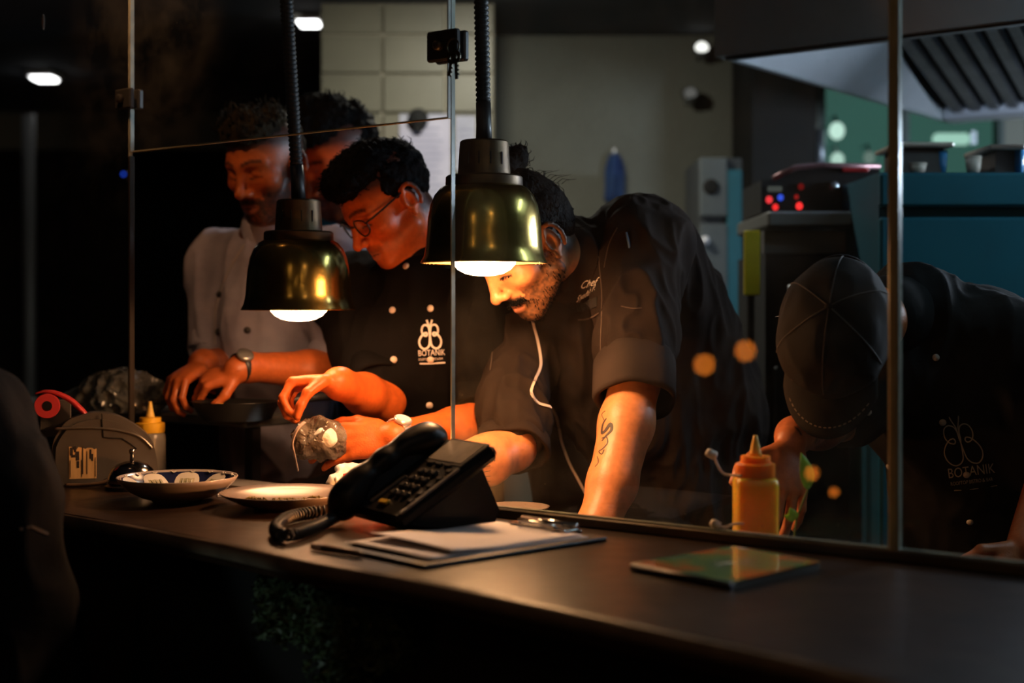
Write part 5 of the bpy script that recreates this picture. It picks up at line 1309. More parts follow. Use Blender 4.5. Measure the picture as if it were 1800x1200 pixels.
# tattoo scrolls on both forearms
m_ink = mat('tattoo_ink', (.030, .020, .018), .6)
tt = MB()
ribbon(bv1, catmull([(1066, 735), (1060, 745), (1058, 760), (1064, 757), (1073, 745), (1075, 755), (1066, 765), (1058, 775)], 5), [.002+.005*math.sin(PI*i/35) for i in range(36)], mb=tt, lift=.0006)
ribbon(bv1, catmull([(1058, 770), (1066, 768), (1068, 778), (1060, 788), (1053, 793), (1058, 798), (1062, 790)], 5), .0022, mb=tt, lift=.0006)
ribbon(bv1, catmull([(1062, 738), (1058, 728), (1064, 722)], 5), .0014, mb=tt, lift=.0006)
ribbon(bv1, catmull([(1046, 820), (1052, 812), (1050, 802)], 5), .0016, mb=tt, lift=.0006)
obj('tattoo', tt, m_ink, body1)
tt = MB(); rg = random.Random(8)
for k in range(9): ribbon(bv1, catmull([(806+k*5, 800+rg.uniform(-4, 4)), (818+k*5, 806+rg.uniform(-4, 4)), (830+k*4, 800+rg.uniform(-6, 6)), (838+k*4, 810)], 4), .0028, mb=tt, lift=.0005)
for k in range(4): ribbon(bv1, catmull([(788, 818+k*9), (812, 812+k*9), (838, 822+k*8), (862, 818+k*9)], 4), .0014, mb=tt, lift=.0005)
obj('tattoo', tt, mat('faded_ink', (.16, .085, .05), .6), body1)
# hair
P = hf.pt; s = hf.s
hp_ = [ell(P(0, -.006, .066), np.array([.072, .092, .060])*s, hf.R, .02), ell(P(0, -.060, .020), np.array([.070, .058, .085])*s, hf.R, .02), ell(P(.0705, -.02, .035), np.array([.010, .05, .035])*s, hf.R, .01), ell(P(-.0705, -.02, .035), np.array([.010, .05, .035])*s, hf.R, .01)]
V, Q = sdf_mesh(hp_, .004); V = V+vnormals(V, Q)*((fbm(V*130, 4)-.45)*.006)[:, None]
bun = at(906, 279, 2.85); flow = lambda p: unit(bun-p)
hb = tufts(V, Q, 260, .024, flow, 1, .0008, .0)
Vb, Qb = sdf_mesh([ell(bun, (.026, .026, .028), None, .008), ell(bun+[.012, 0, .016], (.012, .012, .012), None, .008), cone(bun, P(0, -.06, .115), .018, .022, .015)], .0035)
Vb = Vb+vnormals(Vb, Qb)*((fbm(Vb*160, 6)-.45)*.008)[:, None]
hb2 = tufts(Vb, Qb, 70, .020, lambda p: unit(p-bun+np.array([.1, 0, .3])), 3, .0008, .3)
for k in range(8): a = at(938+k*7, 306+k*2.5, 2.87); hb2.tube([a, a+[.010, 0, .008], a+[.024+.006*(k % 3), 0, .006+.004*(k % 3)]], [.0009, .0007, .0003], 3)
obj('hair', merge(np.vstack([V, Vb]), np.vstack([Q, Qb+len(V)]), (hb.add(hb2.v, hb2.f))), m_hair, p1, smooth=True)
# jacket
jk = [ell(chest, (.180, .115, .185), RT, .05), cone(chest, at(1095, 735, 3.18), .14, .15, .06), cone(at(1095, 735, 3.18), hip, .15, .165, .06), ell(at(1148, 560, 3.16), (.148, .11, .15), None, .06), ell(at(1212, 745, 3.26), (.168, .12, .15), None, .06), cone(at(1140, 455, 3.08), at(1205, 690, 3.22), .105, .165, .05)]
jk += chain([Nk+spine*-.035, Ls], [.075, .094], .05)+chain([Ls, Ls+(Le-Ls)*.80], [.098, .070], .04)+chain([Nk+spine*-.05, Rs], [.070, .080], .045)+chain([Rs, Rs+(Re-Rs)*.86], [.080, .062], .03)
jk += [cone(Nk-spine*.02, Nk+unit(P(0, -.035, -.06)-Nk)*.110, .088, .080, .02)]
V, Q = sdf_mesh(jk, .0048)
V = folds(V, Q, .019, (17, 17, 5), 4); V = relax(V, Q, 1)
jk1 = obj_np('jacket', V, Q, m_jk, p1); bj = bvh_of(V, Q); VJ, QJ = V, Q
V, Q = sdf_mesh([cone(at(1075, 720, 3.22), hip-[0.03, 0, .3], .14, .20, .04), cone(at(985, 800, 3.14), hip-[.10, .08, .3], .08, .15, .08)], .009); V = folds(V, Q, .013, (9, 9, 3), 5); obj_np('apron', V, Q, cloth_mat('black_apron', (.012, .009, .009), (.009, .007, .007)), p1)
bja = bvh_of(np.vstack([VJ, V]), np.vstack([QJ, Q+len(VJ)]))
obj('front_piping', ribbon(bja, catmull([(934, 556), (945, 600), (950, 640), (940, 668), (934, 690), (945, 708), (968, 716), (980, 735), (987, 775), (1000, 812), (1016, 842), (1030, 868)], 8), .0052, lift=.003), mat('pale_piping', (.62, .50, .45), .5), jk1)
L1 = MB(); text_on(bj, 'Chef', (1019, 507), (15, -3), (2.2, -19), .45, mb=L1); text_on(bj, 'Siyadah P.', (1013, 531), (8.4, -5.4), (3, -15), .45, mb=L1)
obj('name_embroidery', L1, m_thread, jk1)
m_seam = mat('seam_dark', (.012, .008, .007), .9); m_seaml = mat('seam_light', (.07, .046, .036), .9)
obj('chest_pocket', ribbon(bj, catmull([(1014, 540), (1024, 538), (1040, 534), (1050, 530)], 5), .020, lift=.002), m_seam, jk1)
obj('pocket_hem', ribbon(bj, catmull([(1016, 562), (1030, 561), (1044, 556), (1054, 551)], 5), .003, lift=.003), m_seaml, jk1)
for q in ([(1052, 450), (1058, 520), (1056, 600), (1056, 640)], [(1092, 538), (1112, 542), (1128, 541)], [(1085, 400), (1070, 430), (1062, 470)], [(858, 560), (866, 600), (862, 650)]):
    obj('seam', ribbon(bj, catmull(q, 6), .0022, lift=.001), m_seaml, jk1)
obj('collar_edge', ribbon(bj, catmull([(1004, 408), (1006, 430), (1007, 452)], 5), .003, lift=.002), mat('collar_pale', (.25, .15, .10), .8), jk1)
q = hit(bj, 1104, 422); a = q[0]+q[1]*.003
obj('sleeve_pen', MB().tube([at(1101, 408, a[1]-.004), at(1104, 422, a[1]-.004), at(1107, 438, a[1]-.004)], [.0022, .0026, .0022], 8), mat('blue_pen', (.12, .22, .42), .25), jk1, smooth=True)
# rolled cuffs
def cuff(a, b, r0, r1, parent, m, th=.007, wob=.004, seed=1, name='cuff'):
    ax = unit(b-a); x = unit(np.cross(ax, [0, 1, .1])); R = basis(x, np.cross(ax, x), ax); L = np.linalg.norm(b-a); rg = random.Random(seed); ph_ = [rg.uniform(0, 6) for _ in range(4)]
    def fn(p, an, j): k = 1+wob/r0*(math.sin(an*2+ph_[0])+.6*math.sin(an*5+ph_[1]+j*.4)); return np.array([p[0]*k, p[1]*k, p[2]])
    pf = [(r0, 0), (r0+th*.6, L*.12), ((r0+r1)/2+th*.8, L*.5), (r1+th, L*.9), (r1+th*.6, L), (r1-th*.4, L*.99), (r1-th*.8, L*.8), (r0-.012, L*.2), (r0-.015, 0)]
    return obj(name, MB().lathe(pf, a, 40, R, cap=False, fn=fn), m, parent, smooth=True)
m_cuff = cloth_mat('jacket_cuff', (.034, .024, .020), (.026, .018, .015), fold=.3)
cuff(Ls+(Le-Ls)*.86, Ls+(Le-Ls)*1.16, .072, .069, jk1, m_cuff, seed=3)
cuff(Rs+(Re-Rs)*.92, Rs+(Re-Rs)*1.04, .064, .066, jk1, m_jk, .004, .005, seed=4)
trousers(p1, hip+[0, 0, -.03], unit([-.5, -.87]))

# ---------------------------------------------------------------- 2. chef with glasses
hf = head_frame(58, 38, 0, 1.04).pin((.081, -.010, -.012), at(722, 350, 3.02))
Nk = at(742, 478, 3.15); Ls, Rs = at(848, 540, 3.05), at(622, 522, 3.25)
Le, Lw = at(866, 732, 2.98), at(708, 765, 2.82); Re, Rw = at(675, 704, 3.03), at(597, 674, 2.87)
hip = at(755, 900, 3.26); chest = at(738, 590, 3.17)
p2 = thing('person', 'person in glasses and black jacket holding a plastic bag', 'person', (hip[0], hip[1], 0))
fw = unit([-.62, -.78, 0]); sdir = unit(np.array([-fw[1], fw[0], 0])); sdir = sdir if sdir[0] > 0 else -sdir; RT = basis(sdir, fw, [0, 0, 1])
sk = head(hf, Nk, .056)+[ell(chest, (.16, .095, .17), RT, .04), cone(chest, hip, .12, .12, .05), cone(Nk, chest, .06, .09, .04)]
sk += chain([Nk, Ls, Le], [.05, .052, .044], .03)+chain([Le, at(800, 752, 2.91), Lw, at(690, 767, 2.80)], [.043, .041, .030, .028], .02)
sk += chain([Nk, Rs, Re], [.05, .052, .044], .03)+chain([Re, at(640, 692, 2.96), Rw, at(590, 672, 2.85)], [.043, .041, .030, .027], .02)
sk += hand(at(690, 767, 2.80), [-.97, -.12, -.10], [-.05, -.90, .40], [0, .4, .9], 1.02, curl=[(.35, .85, 1.3), (.30, .8, 1.25), (.28, .75, 1.2), (.25, .7, 1.1)], thumb=[(.85, .45, -.3), (.95, .15, -.3), (.98, .0, -.25)])
sk += hand(at(588, 671, 2.845), [-.85, -.12, -.05], [-.25, .25, .93], [0, -1, .1], .92, curl=[(1.0, 1.9, 2.4), (1.1, 1.9, 2.5), (1.1, 1.9, 2.4), (1.0, 1.8, 2.3)], thumb=[(.75, .35, -.6), (.55, .0, -.9), (.35, -.15, -1)])
V, Q = sdf_mesh(sk, .0034)
col = face_col(V, hf, np.array([.62, .125, .022]), stub=.30, must=.35, seed=5)
body2 = obj_np('body', V, Q, m_skin, p2, col); bv2 = bvh_of(V, Q)
P = hf.pt; s = hf.s
hp_ = [ell(P(0, .010, .082), np.array([.070, .086, .052])*s, hf.R, .02), ell(P(0, .060, .088), np.array([.055, .042, .034])*s, hf.R, .02), ell(P(0, -.055, .030), np.array([.072, .060, .078])*s, hf.R, .02), ell(P(.071, -.015, .036), np.array([.010, .045, .036])*s, hf.R, .01), ell(P(-.071, -.015, .036), np.array([.010, .045, .036])*s, hf.R, .01)]
V, Q = sdf_mesh(hp_, .0042); V = V+vnormals(V, Q)*((fbm(V*75, 8)-.45)*.018)[:, None]
fl = hf.R@np.array([.2, .9, .3]); hb = tufts(V, Q, 420, .022, lambda p: fl, 2, .0009, .08, mask=hf.inv(V)[:, 2] > .05)
obj('hair', merge(V, Q, hb), m_hair, p2, smooth=True)
m_gl = mat('dark_glasses_frame', (.012, .010, .010), .3)
gs = MB()
for q in (-1, 1):
    gs.tube([P(q*.033+.0235*math.cos(a), .0985-.10*abs(.0235*math.cos(a)*q+0)-.06*max(0, q*math.cos(a))*.1, -.004+.0185*math.sin(a)*(1 if math.sin(a) > 0 else 1.05)) for a in np.linspace(0, 2*PI, 24)[:-1]], .0019*s, 6, closed=True)
    gs.tube([P(q*.057, .095, .004), P(q*.070, .080, .006), P(q*.079, .02, .010), P(q*.081, -.012, .012), P(q*.079, -.026, -.008)], [.002*s, .0024*s, .0022*s, .0018*s, .0018*s], 6)
gs.tube([P(-.0095, .099, .0), P(0, .103, .003), P(.0095, .099, .0)], .0016*s, 6)
go = obj('glasses', gs, m_gl, p2, smooth=True)
m_lens = glass_mat('lens_glass', .0)
for q in (-1, 1):
    ln = MB(); ln.add([P(q*.033+.0225*math.cos(a), .0975-.10*abs(.0225*math.cos(a)), -.004+.0178*math.sin(a)) for a in np.linspace(0, 2*PI, 24)[:-1]], [tuple(range(23))]); lo = obj('lens', ln, m_lens, go)
jk = [ell(chest, (.185, .118, .19), RT, .05), cone(chest, hip, .150, .165, .06), cone(Nk-[0, 0, .03], chest, .085, .13, .05)]
jk += chain([Nk-[0, 0, .04], Ls, Ls+(Le-Ls)*.82], [.07, .088, .070], .04)+chain([Nk-[0, 0, .04], Rs, Rs+(Re-Rs)*.85], [.07, .092, .074], .04)
V, Q = sdf_mesh(jk, .006, cut=None); V = folds(V, Q, .010, (12, 12, 5), 9)
jk2 = obj_np('jacket', V, Q, m_jk2, p2); bj = bvh_of(V, Q)
V, Q = sdf_mesh([cone(Nk-[0, 0, .03], Nk+unit(P(0, -.03, -.05)-Nk)*.035, .074, .070, .02)], .005); obj_np('collar', V, Q, m_jk2, jk2)
for x, y in ((690, 545), (757, 542), (692, 632), (757, 632), (699, 713), (755, 712), (577, 724), (714, 468)): stud(bj, x, y, .0075, jk2, m_pearl)
logo(bj, 756, 590, 40, -.04, jk2, mat('bright_thread', (.66, .58, .54), .7), .0042, skew=0)
ac = lambda k: Rs+(Re-Rs)*k
cuff(ac(.72), ac(.90), .072, .074, jk2, m_jk2, seed=6); ac = lambda k: Ls+(Le-Ls)*k; cuff(ac(.70), ac(.88), .070, .072, jk2, m_jk2, seed=7)
# wrist watch
m_ws = mat('watch_steel', (.80, .76, .70), .28, metal=.7)
wc = at(700, 766, 2.812); ax = unit(at(690, 767, 2.80)-at(708, 765, 2.82)); x_ = unit(np.cross(ax, [0, 0, 1])); Rw_ = basis(x_, np.cross(ax, x_), ax)
wt = thing('wrist_watch', 'steel bracelet watch on the wrist of the chef with glasses', 'watch', wc)
for i in range(16):
    a = 2*PI*i/16; cdir = Rw_@np.array([math.cos(a), math.sin(a), 0]); tdir = np.cross(ax, cdir)
    obj('link', MB().box(wc+cdir*.0335, (.005, .0125, .021), basis(cdir, tdir, ax), bev=.0015), m_ws, wt)
cdir = unit(np.array([0, -.55, .84])-ax*np.dot([0, -.55, .84], ax)); Rd = basis(np.cross(cdir, ax), ax, cdir)
obj('case', MB().lathe([(.017, 0), (.0185, .003), (.0185, .007), (.016, .009)], wc+cdir*.031, 28, Rd), m_ws, wt, smooth=True)
obj('dial', MB().lathe([(.0155, .0092), (1e-4, .0095)], wc+cdir*.031, 28, Rd, cap=False), mat('watch_dial', (.82, .80, .78), .3), wt)
# crumpled film in the hand
c = at(562, 770, 2.78)
fo = crumple('plastic_bag', 'crumpled see-through bag held by chef with glasses', 'plastic bag', c, (.036, .030, .031), 14, mat('bag_film', (.30, .24, .18), .18, spec=.7, trans=.35, var=(.14, .10, .07), vscale=32), amp=.62, h=.0032)
fo = crumple('bag_filling', 'white filling shining in the held plastic bag', 'food', at(572, 768, 2.760), (.013, .009, .011), 21, mat('white_filling', (.85, .80, .72), .4), amp=.9, h=.0032)
st = MB(); st.tube(catmull([at(535, 742, 2.75), at(522, 755, 2.74), at(514, 778, 2.74), at(518, 800, 2.74), at(524, 828, 2.74)], 6), [.006-.003*i/24 for i in range(25)], 8, flat=.4)
tag(obj('plastic_strip', st, mat('strip_film', (.50, .36, .30), .4), smooth=True), 'twisted plastic strip dangling from the held bag', 'plastic strip')
# waist apron
V, Q = sdf_mesh([cone(hip+[0, 0, .16], hip-[0, 0, .22], .172, .185, .04, (fw, .78))], .008); obj_np('apron', folds(V, Q, .012, (10, 10, 3), 7), Q, cloth_mat('dark_apron', (.014, .011, .011), (.010, .008, .008)), p2)
trousers(p2, hip+[0, 0, -.03], fw[:2])

# ---------------------------------------------------------------- 3. chef in the white jacket
hf = head_frame(30, 22, 0, 1.06).pin((0, .112, -.038), at(421, 343, 3.28))
Nk = at(472, 430, 3.45); Ls, Rs = at(575, 470, 3.36), at(395, 472, 3.52)
Le, Lw = at(612, 655, 3.28), at(432, 645, 3.12); Re, Rw = at(388, 640, 3.46), at(358, 640, 3.22)
hip = at(490, 860, 3.52); chest = at(482, 570, 3.47)
p3 = thing('person', 'bearded person with quiff in white chef jacket', 'person', (hip[0], hip[1], 0))
fw = unit([-.42, -.9, 0]); sdir = np.array([-fw[1], fw[0], 0]); sdir = sdir if sdir[0] > 0 else -sdir; RT = basis(sdir, fw, [0, 0, 1])
sk = head(hf, Nk, .058)+[ell(chest, (.14, .09, .17), RT, .04), cone(chest, hip, .11, .11, .05), cone(Nk, chest, .06, .09, .04)]
sk += chain([Nk, Ls, Le], [.05, .05, .044], .03)+chain([Le, at(545, 650, 3.22), Lw, at(415, 650, 3.10)], [.044, .043, .031, .028], .02)
sk += chain([Nk, Rs, Re], [.05, .05, .044], .03)+chain([Re, Rw, at(354, 642, 3.20)], [.042, .031, .028], .02)
sk += hand(at(428, 652, 3.11), [-.92, -.15, -.22], [-.2, -.5, .8], [0, -.8, -.4], .92, curl=[(.9, 1.9, 2.5)]*4)
sk += hand(at(353, 643, 3.19), [-.45, -.75, -.35], [-.2, -.3, .9], [.9, -.3, .1], .92, curl=[(.8, 1.7, 2.3)]*4)
V, Q = sdf_mesh(sk, .0045)
col = face_col(V, hf, np.array([.40, .095, .022]), beard=.95, must=.9, seed=7)
obj_np('body', V, Q, m_skin, p3, col)
P = hf.pt; s = hf.s
hp_ = [ell(P(0, .012, .085), np.array([.066, .085, .043])*s, hf.R, .02), ell(P(.005, .050, .098), np.array([.050, .042, .033])*s, hf.R, .02), ell(P(0, -.05, .04), np.array([.070, .058, .07])*s, hf.R, .02)]
V, Q = sdf_mesh(hp_, .005); V = V+vnormals(V, Q)*((fbm(V*60, 3)-.45)*.022)[:, None]
fl = hf.R@np.array([.3, .3, .9]); hb = tufts(V, Q, 300, .03, lambda p: fl, 4, .0012, .3, mask=hf.inv(V)[:, 2] > .08)
obj('hair', merge(V, Q, hb), m_hair_b, p3, smooth=True)
jk = [ell(chest, (.165, .115, .19), RT, .05), cone(chest, hip+[0, 0, .1], .135, .145, .06), cone(Nk-[0, 0, .03], chest, .08, .12, .05)]
jk += chain([Nk-[0, 0, .04], Ls, Ls+(Le-Ls)*.8], [.07, .085, .070], .04)+chain([Nk-[0, 0, .04], Rs, Rs+(Re-Rs)*.8], [.07, .085, .07], .04)
V, Q = sdf_mesh(jk, .0075); V = folds(V, Q, .016, (10, 10, 4), 2)
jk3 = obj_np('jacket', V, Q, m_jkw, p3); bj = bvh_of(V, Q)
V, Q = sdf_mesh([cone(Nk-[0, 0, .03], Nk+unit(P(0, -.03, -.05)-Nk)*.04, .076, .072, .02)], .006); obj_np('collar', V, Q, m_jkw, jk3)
m_dbut = mat('dark_button', (.02, .02, .022), .4)
for x, y in ((435, 580), (386, 517), (441, 505), (384, 583)): stud(bj, x, y, .0085, jk3, m_dbut)
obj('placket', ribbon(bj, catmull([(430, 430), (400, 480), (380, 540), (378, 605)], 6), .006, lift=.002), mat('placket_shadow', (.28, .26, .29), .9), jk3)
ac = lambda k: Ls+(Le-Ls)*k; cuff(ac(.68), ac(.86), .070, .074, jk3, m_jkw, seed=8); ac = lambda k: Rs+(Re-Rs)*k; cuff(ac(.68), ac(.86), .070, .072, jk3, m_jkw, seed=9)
V, Q = sdf_mesh([cone(hip+[0, 0, .20], hip-[0, 0, .30], .152, .175, .04, (fw, .8))], .009); obj_np('apron', folds(V, Q, .014, (9, 9, 3), 4), Q, cloth_mat('brown_apron', (.045, .030, .027), (.034, .023, .021)), p3)
wc = at(424, 646, 3.11); ax = unit(at(415, 650, 3.10)-Lw); x_ = unit(np.cross(ax, [0, 0, 1])); Rw_ = basis(x_, np.cross(ax, x_), ax)
wt = thing('wrist_watch', 'black strap watch on wrist of the white jacket chef', 'watch', wc)
obj('strap', MB().lathe([(.0315, -.009), (.034, -.008), (.034, .008), (.0315, .009)], wc, 28, Rw_, cap=False), m_black, wt, smooth=True)
cdir = unit(np.array([0, -.8, .6])-ax*np.dot([0, -.8, .6], ax)); Rd = basis(np.cross(cdir, ax), ax, cdir)
obj('case', MB().lathe([(.018, 0), (.019, .004), (.018, .009), (.0, .0095)], wc+cdir*.031, 24, Rd), mat('watch_glass', (.25, .24, .22), .2, metal=.5), wt, smooth=True)
trousers(p3, hip+[0, 0, -.03], fw[:2])

# ---------------------------------------------------------------- 4. person behind
hf = head_frame(48, 28, 0, 1.10).pin((0, .112, -.038), at(541, 343, 3.56))
Nk = at(612, 425, 3.76); Ls, Rs = at(690, 480, 3.70), at(535, 480, 3.88); hip = at(610, 830, 3.85); chest = at(612, 580, 3.80)
Le, Re = at(715, 690, 3.72), at(520, 690, 3.92); Lw, Rw = at(690, 800, 3.58), at(560, 800, 3.70)
p4 = thing('person', 'person with curly hair half hidden behind the chef with glasses', 'person', (hip[0], hip[1], 0))
fw = unit([-.6, -.8, 0]); sdir = np.array([-fw[1], fw[0], 0]); sdir = sdir if sdir[0] > 0 else -sdir; RT = basis(sdir, fw, [0, 0, 1])
sk = head(hf, Nk, .056)+[ell(chest, (.14, .09, .17), RT, .04), cone(chest, hip, .11, .11, .05), cone(Nk, chest, .06, .09, .04)]
sk += chain([Nk, Ls, Le, Lw], [.05, .05, .042, .030], .03)+chain([Nk, Rs, Re, Rw], [.05, .05, .042, .030], .03)
sk += hand(Lw, [-.5, -.4, -.7], [.3, -.9, .1], [-.8, -.3, .3], curl=[(.3, .6, .9)]*4)+hand(Rw, [.2, -.5, -.8], [-.3, -.9, .2], [.8, -.3, .3], curl=[(.3, .6, .9)]*4)
V, Q = sdf_mesh(sk, .005)
obj_np('body', V, Q, m_skin, p4, face_col(V, hf, np.array([.55, .10, .022]), stub=.7, must=.5, seed=9))
P = hf.pt; s = hf.s
V, Q = sdf_mesh([ell(P(0, .012, .100), np.array([.078, .092, .060])*s, hf.R, .02), ell(P(0, -.055, .045), np.array([.076, .062, .075])*s, hf.R, .02), ell(P(.0, .062, .100), np.array([.055, .040, .040])*s, hf.R, .02)], .005)
V = V+vnormals(V, Q)*((fbm(V*55, 12)-.42)*.035)[:, None]
hb = tufts(V, Q, 200, .018, lambda p: np.array([0, 0, 1.]), 6, .0014, .6, mask=hf.inv(V)[:, 2] > .07)
obj('hair', merge(V, Q, hb), m_hair, p4, smooth=True)
jk = [ell(chest, (.165, .115, .19), RT, .05), cone(chest, hip+[0, 0, -.02], .135, .15, .06), cone(Nk-[0, 0, .03], chest, .08, .12, .05)]
jk += chain([Nk-[0, 0, .04], Ls, Ls+(Le-Ls)*.85], [.07, .082, .066], .04)+chain([Nk-[0, 0, .04], Rs, Rs+(Re-Rs)*.85], [.07, .082, .066], .04)
V, Q = sdf_mesh(jk, .008); jk4 = obj_np('jacket', folds(V, Q, .014, (10, 10, 4), 6), Q, m_jk2, p4)
V, Q = sdf_mesh([cone(Nk-[0, 0, .035], Nk+unit(P(0, -.03, -.05)-Nk)*.055, .079, .070, .02)], .006); obj_np('neck_scarf', folds(V, Q, .006, (30, 30, 20), 3), Q, cloth_mat('cyan_scarf', (.03, .24, .34), (.02, .17, .26)), p4)
trousers(p4, hip+[0, 0, -.03], fw[:2])

# ---------------------------------------------------------------- 5. capped chef bending at right
u_ = unit([-.30, -.90, .30]); f_ = unit(np.array([-.20, -.25, -.95])-u_*np.dot([-.20, -.25, -.95], u_)); l_ = np.cross(u_, f_)
hf = Fr(basis(l_, f_, u_), 1.04).pin((0, -.008, .05), at(1466, 568, 2.38))
Nk = at(1600, 545, 2.66); Ls, Rs = at(1775, 620, 2.62), at(1572, 640, 2.66); hip = at(1735, 960, 2.92); chest = at(1672, 680, 2.74)
Re, Rw = at(1490, 730, 2.60), at(1396, 765, 2.45); Le, Lw = at(1850, 830, 2.62), at(1800, 960, 2.46)
p5 = thing('person', 'person in black cap bending down at right, hand at orange bottle', 'person', (hip[0], hip[1], 0))
sdir = unit(Ls-Rs); spine = unit(Nk-hip); fwd = unit(np.cross(sdir, spine)); fwd = fwd if fwd[1] < 0 else -fwd; spine = np.cross(fwd, sdir); spine = spine if spine[2] > 0 else -spine; RT = basis(sdir, fwd, spine)
sk = head(hf, Nk, .056)+[ell(chest, (.15, .09, .16), RT, .04), cone(chest, hip, .11, .12, .05), cone(Nk, chest, .065, .09, .04)]
sk += chain([Nk, Rs, Re], [.05, .05, .044], .03)+chain([Re, at(1440, 748, 2.52), Rw, at(1389, 775, 2.42)], [.043, .040, .029, .027], .02)
sk += chain([Nk, Ls, Le, Lw], [.05, .05, .042, .030], .03)
sk += hand(at(1387, 777, 2.415), [-.14, -.55, -.82], [.25, -.9, .25], [-.95, -.2, .1], 1.0, curl=[(.15, .55, .8), (.2, .6, .9), (.25, .7, 1.0), (.3, .8, 1.1)], thumb=[(.5, .85, .0), (.75, .6, -.1), (.95, .3, -.2)])
sk += hand(Lw, [-.5, -.4, -.7], [.3, -.9, .1], [-.8, -.3, .3], curl=[(.3, .6, .9)]*4)
V, Q = sdf_mesh(sk, .0036)
obj_np('body', V, Q, m_skin, p5, face_col(V, hf, np.array([.46, .14, .05]), stub=.6, must=.6, seed=11))
P = hf.pt; s = hf.s
V, Q = sdf_mesh([ell(P(0, -.062, -.005), np.array([.074, .055, .060])*s, hf.R, .02), ell(P(.074, -.01, .01), np.array([.009, .03, .03])*s, hf.R, .01), ell(P(-.074, -.01, .01), np.array([.009, .03, .03])*s, hf.R, .01)], .0045)
obj('hair', merge(V+vnormals(V, Q)*((fbm(V*90, 5)-.45)*.01)[:, None], Q, tufts(V, Q, 200, .02, lambda p: -hf.R[:, 2], 7, .001, .4)), mat('greying_hair', (.05, .042, .034), .5, var=(.12, .10, .08), vscale=60), p5, smooth=True)
# cap
m_cap = cloth_mat('black_cap_cloth', (.020, .016, .014), (.014, .011, .010), fold=.2)
V, Q = sdf_mesh([ell(P(0, -.010, .036), np.array([.0865, .108, .094])*s, hf.R, .02), ell(P(0, .035, .040), np.array([.075, .066, .075])*s, hf.R, .03)], .0042, cut=[(P(0, 0, .012), -(hf.R@unit([0, .12, 1])))])
V = V+vnormals(V, Q)*((1-np.abs(2*vnoise(V*np.array([28, 28, 22.]), 4)-1))*.0045)[:, None]
cp5 = obj_np('cap', V, Q, m_cap, p5); bc = bvh_of(V, Q)
bm_ = []; fs = []; na, nr = 24, 9
for i in range(na+1):
    a = math.radians(-64+128*i/na)
    for j in range(nr+1):
        r = j/nr; x = math.sin(a)*(.080+.004*r); y = -.004+math.cos(a)*.100+r*.074*math.cos(a*.98)**.6; z = .012-.012*r-.018*(math.sin(a)**2)*(.4+.6*r)-.010*r*r
        bm_.append(P(x, y, z))
for i in range(na):
    for j in range(nr): k = i*(nr+1)+j; fs.append((k, k+nr+1, k+nr+2, k+1))
br = obj('brim', MB().add(bm_, fs), m_cap, cp5, smooth=True); so = br.modifiers.new('thick', 'SOLIDIFY'); so.thickness = .004; so.offset = 0
m_st = mat('brim_stitch', (.20, .14, .10), .8)
for i in range(3, na-2):
    q0 = np.array(bm_[i*(nr+1)+nr-2]); q1 = np.array(bm_[(i+1)*(nr+1)+nr-2]); up_ = hf.R[:, 2]*.003
    if i % 1 == 0: obj('stitch', MB().tube([q0*.85+q1*.15+up_, q0*.3+q1*.7+up_], .0011, 5), m_st, br)
for a in range(6):
    an = a*PI/3+PI/6; pts = []
    for k in range(9):
        th = k/8*1.45; d = hf.R@np.array([math.sin(th)*math.cos(an)*.0865, math.sin(th)*math.sin(an)*.108, math.cos(th)*.094])
        o_ = P(0, -.010, .036); r_ = bc.ray_cast(Vector(o_+d*3), Vector(unit(-d)), 1)
        if r_[0] is not None: pts.append(np.array(r_[0])+unit(d)*.0008)
    if len(pts) > 3: obj('panel_seam', MB().tube(pts, .0013, 5), mat('cap_seam', (.045, .034, .028), .9), cp5)
obj('top_button', MB().sphere(P(0, -.010, .131), (.008, .008, .005), 14, 8, hf.R), m_cap, cp5, smooth=True)
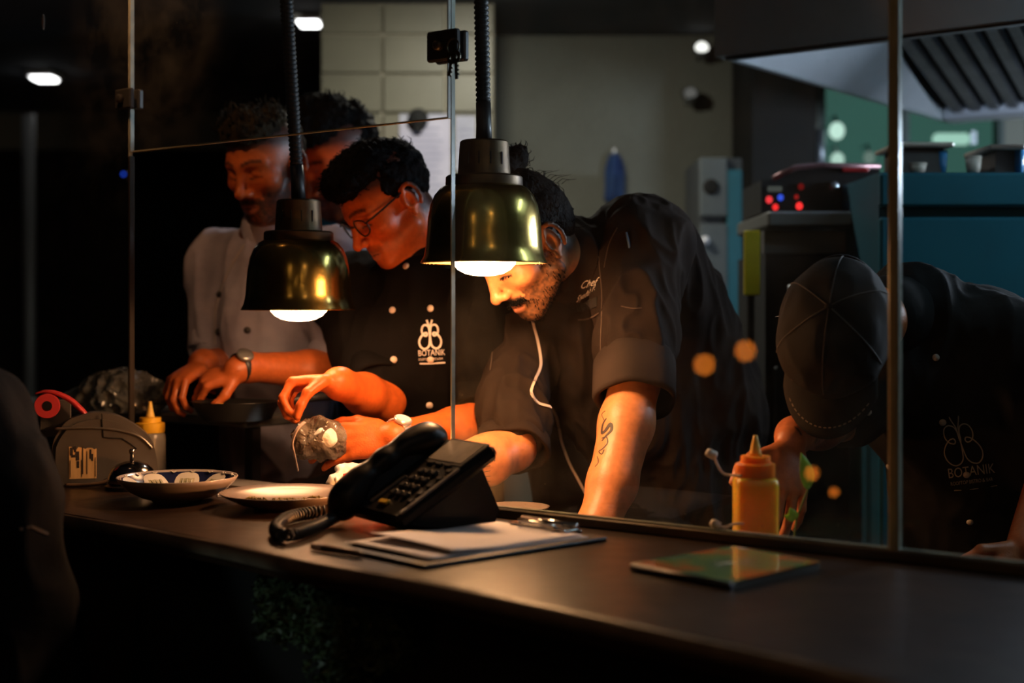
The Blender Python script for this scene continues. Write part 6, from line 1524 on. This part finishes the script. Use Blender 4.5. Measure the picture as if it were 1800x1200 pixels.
band = [P(math.sin(a)*.0885, -.010+math.cos(a)*.110, .018+.012*0-.12*(math.cos(a)*.1)*.0) for a in np.linspace(-1.9, 1.9, 30)]
obj('sweat_band', MB().tube(band, [.010]*30, 8, flat=.25), m_cap, cp5, smooth=True)
st_ = [P(math.sin(a)*.080, -.012-math.cos(a)*.112, .020+.030*math.cos(a)) for a in np.linspace(-.9, .9, 12)]
obj('back_strap', MB().tube(st_, .008, 8, flat=.3), m_cap, cp5, smooth=True)
bd = P(math.sin(-.62)*.090, -.010+math.cos(-.62)*.112, .030); nb5 = unit(hf.R@np.array([math.sin(-.62), math.cos(-.62), .15])); a_ = unit(np.cross(nb5, [0, 0, 1]))
obj('metal_badge', MB().lathe([(.0105, -.002), (.0105, .002), (.008, .0035), (1e-4, .004)], bd+nb5*.004, 20, basis(a_, np.cross(nb5, a_), nb5)), mat('badge_metal', (.55, .40, .28), .3, metal=.7), cp5, smooth=True)
jk = [ell(chest, (.185, .115, .18), RT, .05), cone(chest, hip, .145, .165, .06), ell(at(1690, 585, 2.78), (.16, .11, .10), None, .05), cone(Nk, chest, .075, .12, .05)]
jk += chain([Nk, Rs, Rs+(Re-Rs)*.9], [.07, .085, .066], .04)+chain([Nk, Ls, Ls+(Le-Ls)*.9], [.07, .088, .07], .04)
V, Q = sdf_mesh(jk, .006); V = folds(V, Q, .011, (12, 12, 5), 13)
jk5 = obj_np('jacket', V, Q, m_jk5, p5); bj = bvh_of(V, Q)
V, Q = sdf_mesh([cone(Nk-spine*.01, Nk+unit(P(0, -.03, -.06)-Nk)*.085, .080, .076, .02)], .005); obj_np('collar', V, Q, m_jk5, jk5)
for x, y in ((1645, 628), (1657, 742), (1526, 724), (1563, 820), (1573, 916), (1705, 917), (1699, 834)): stud(bj, x, y, .0065, jk5, mat('dull_stud', (.45, .38, .32), .25))
logo(bj, 1689, 778, 68, -.12, jk5, mat('dull_thread', (.40, .34, .26), .7), .0020, skew=-.15)
trousers(p5, hip+[0, 0, -.05], unit([-.5, -.87]))
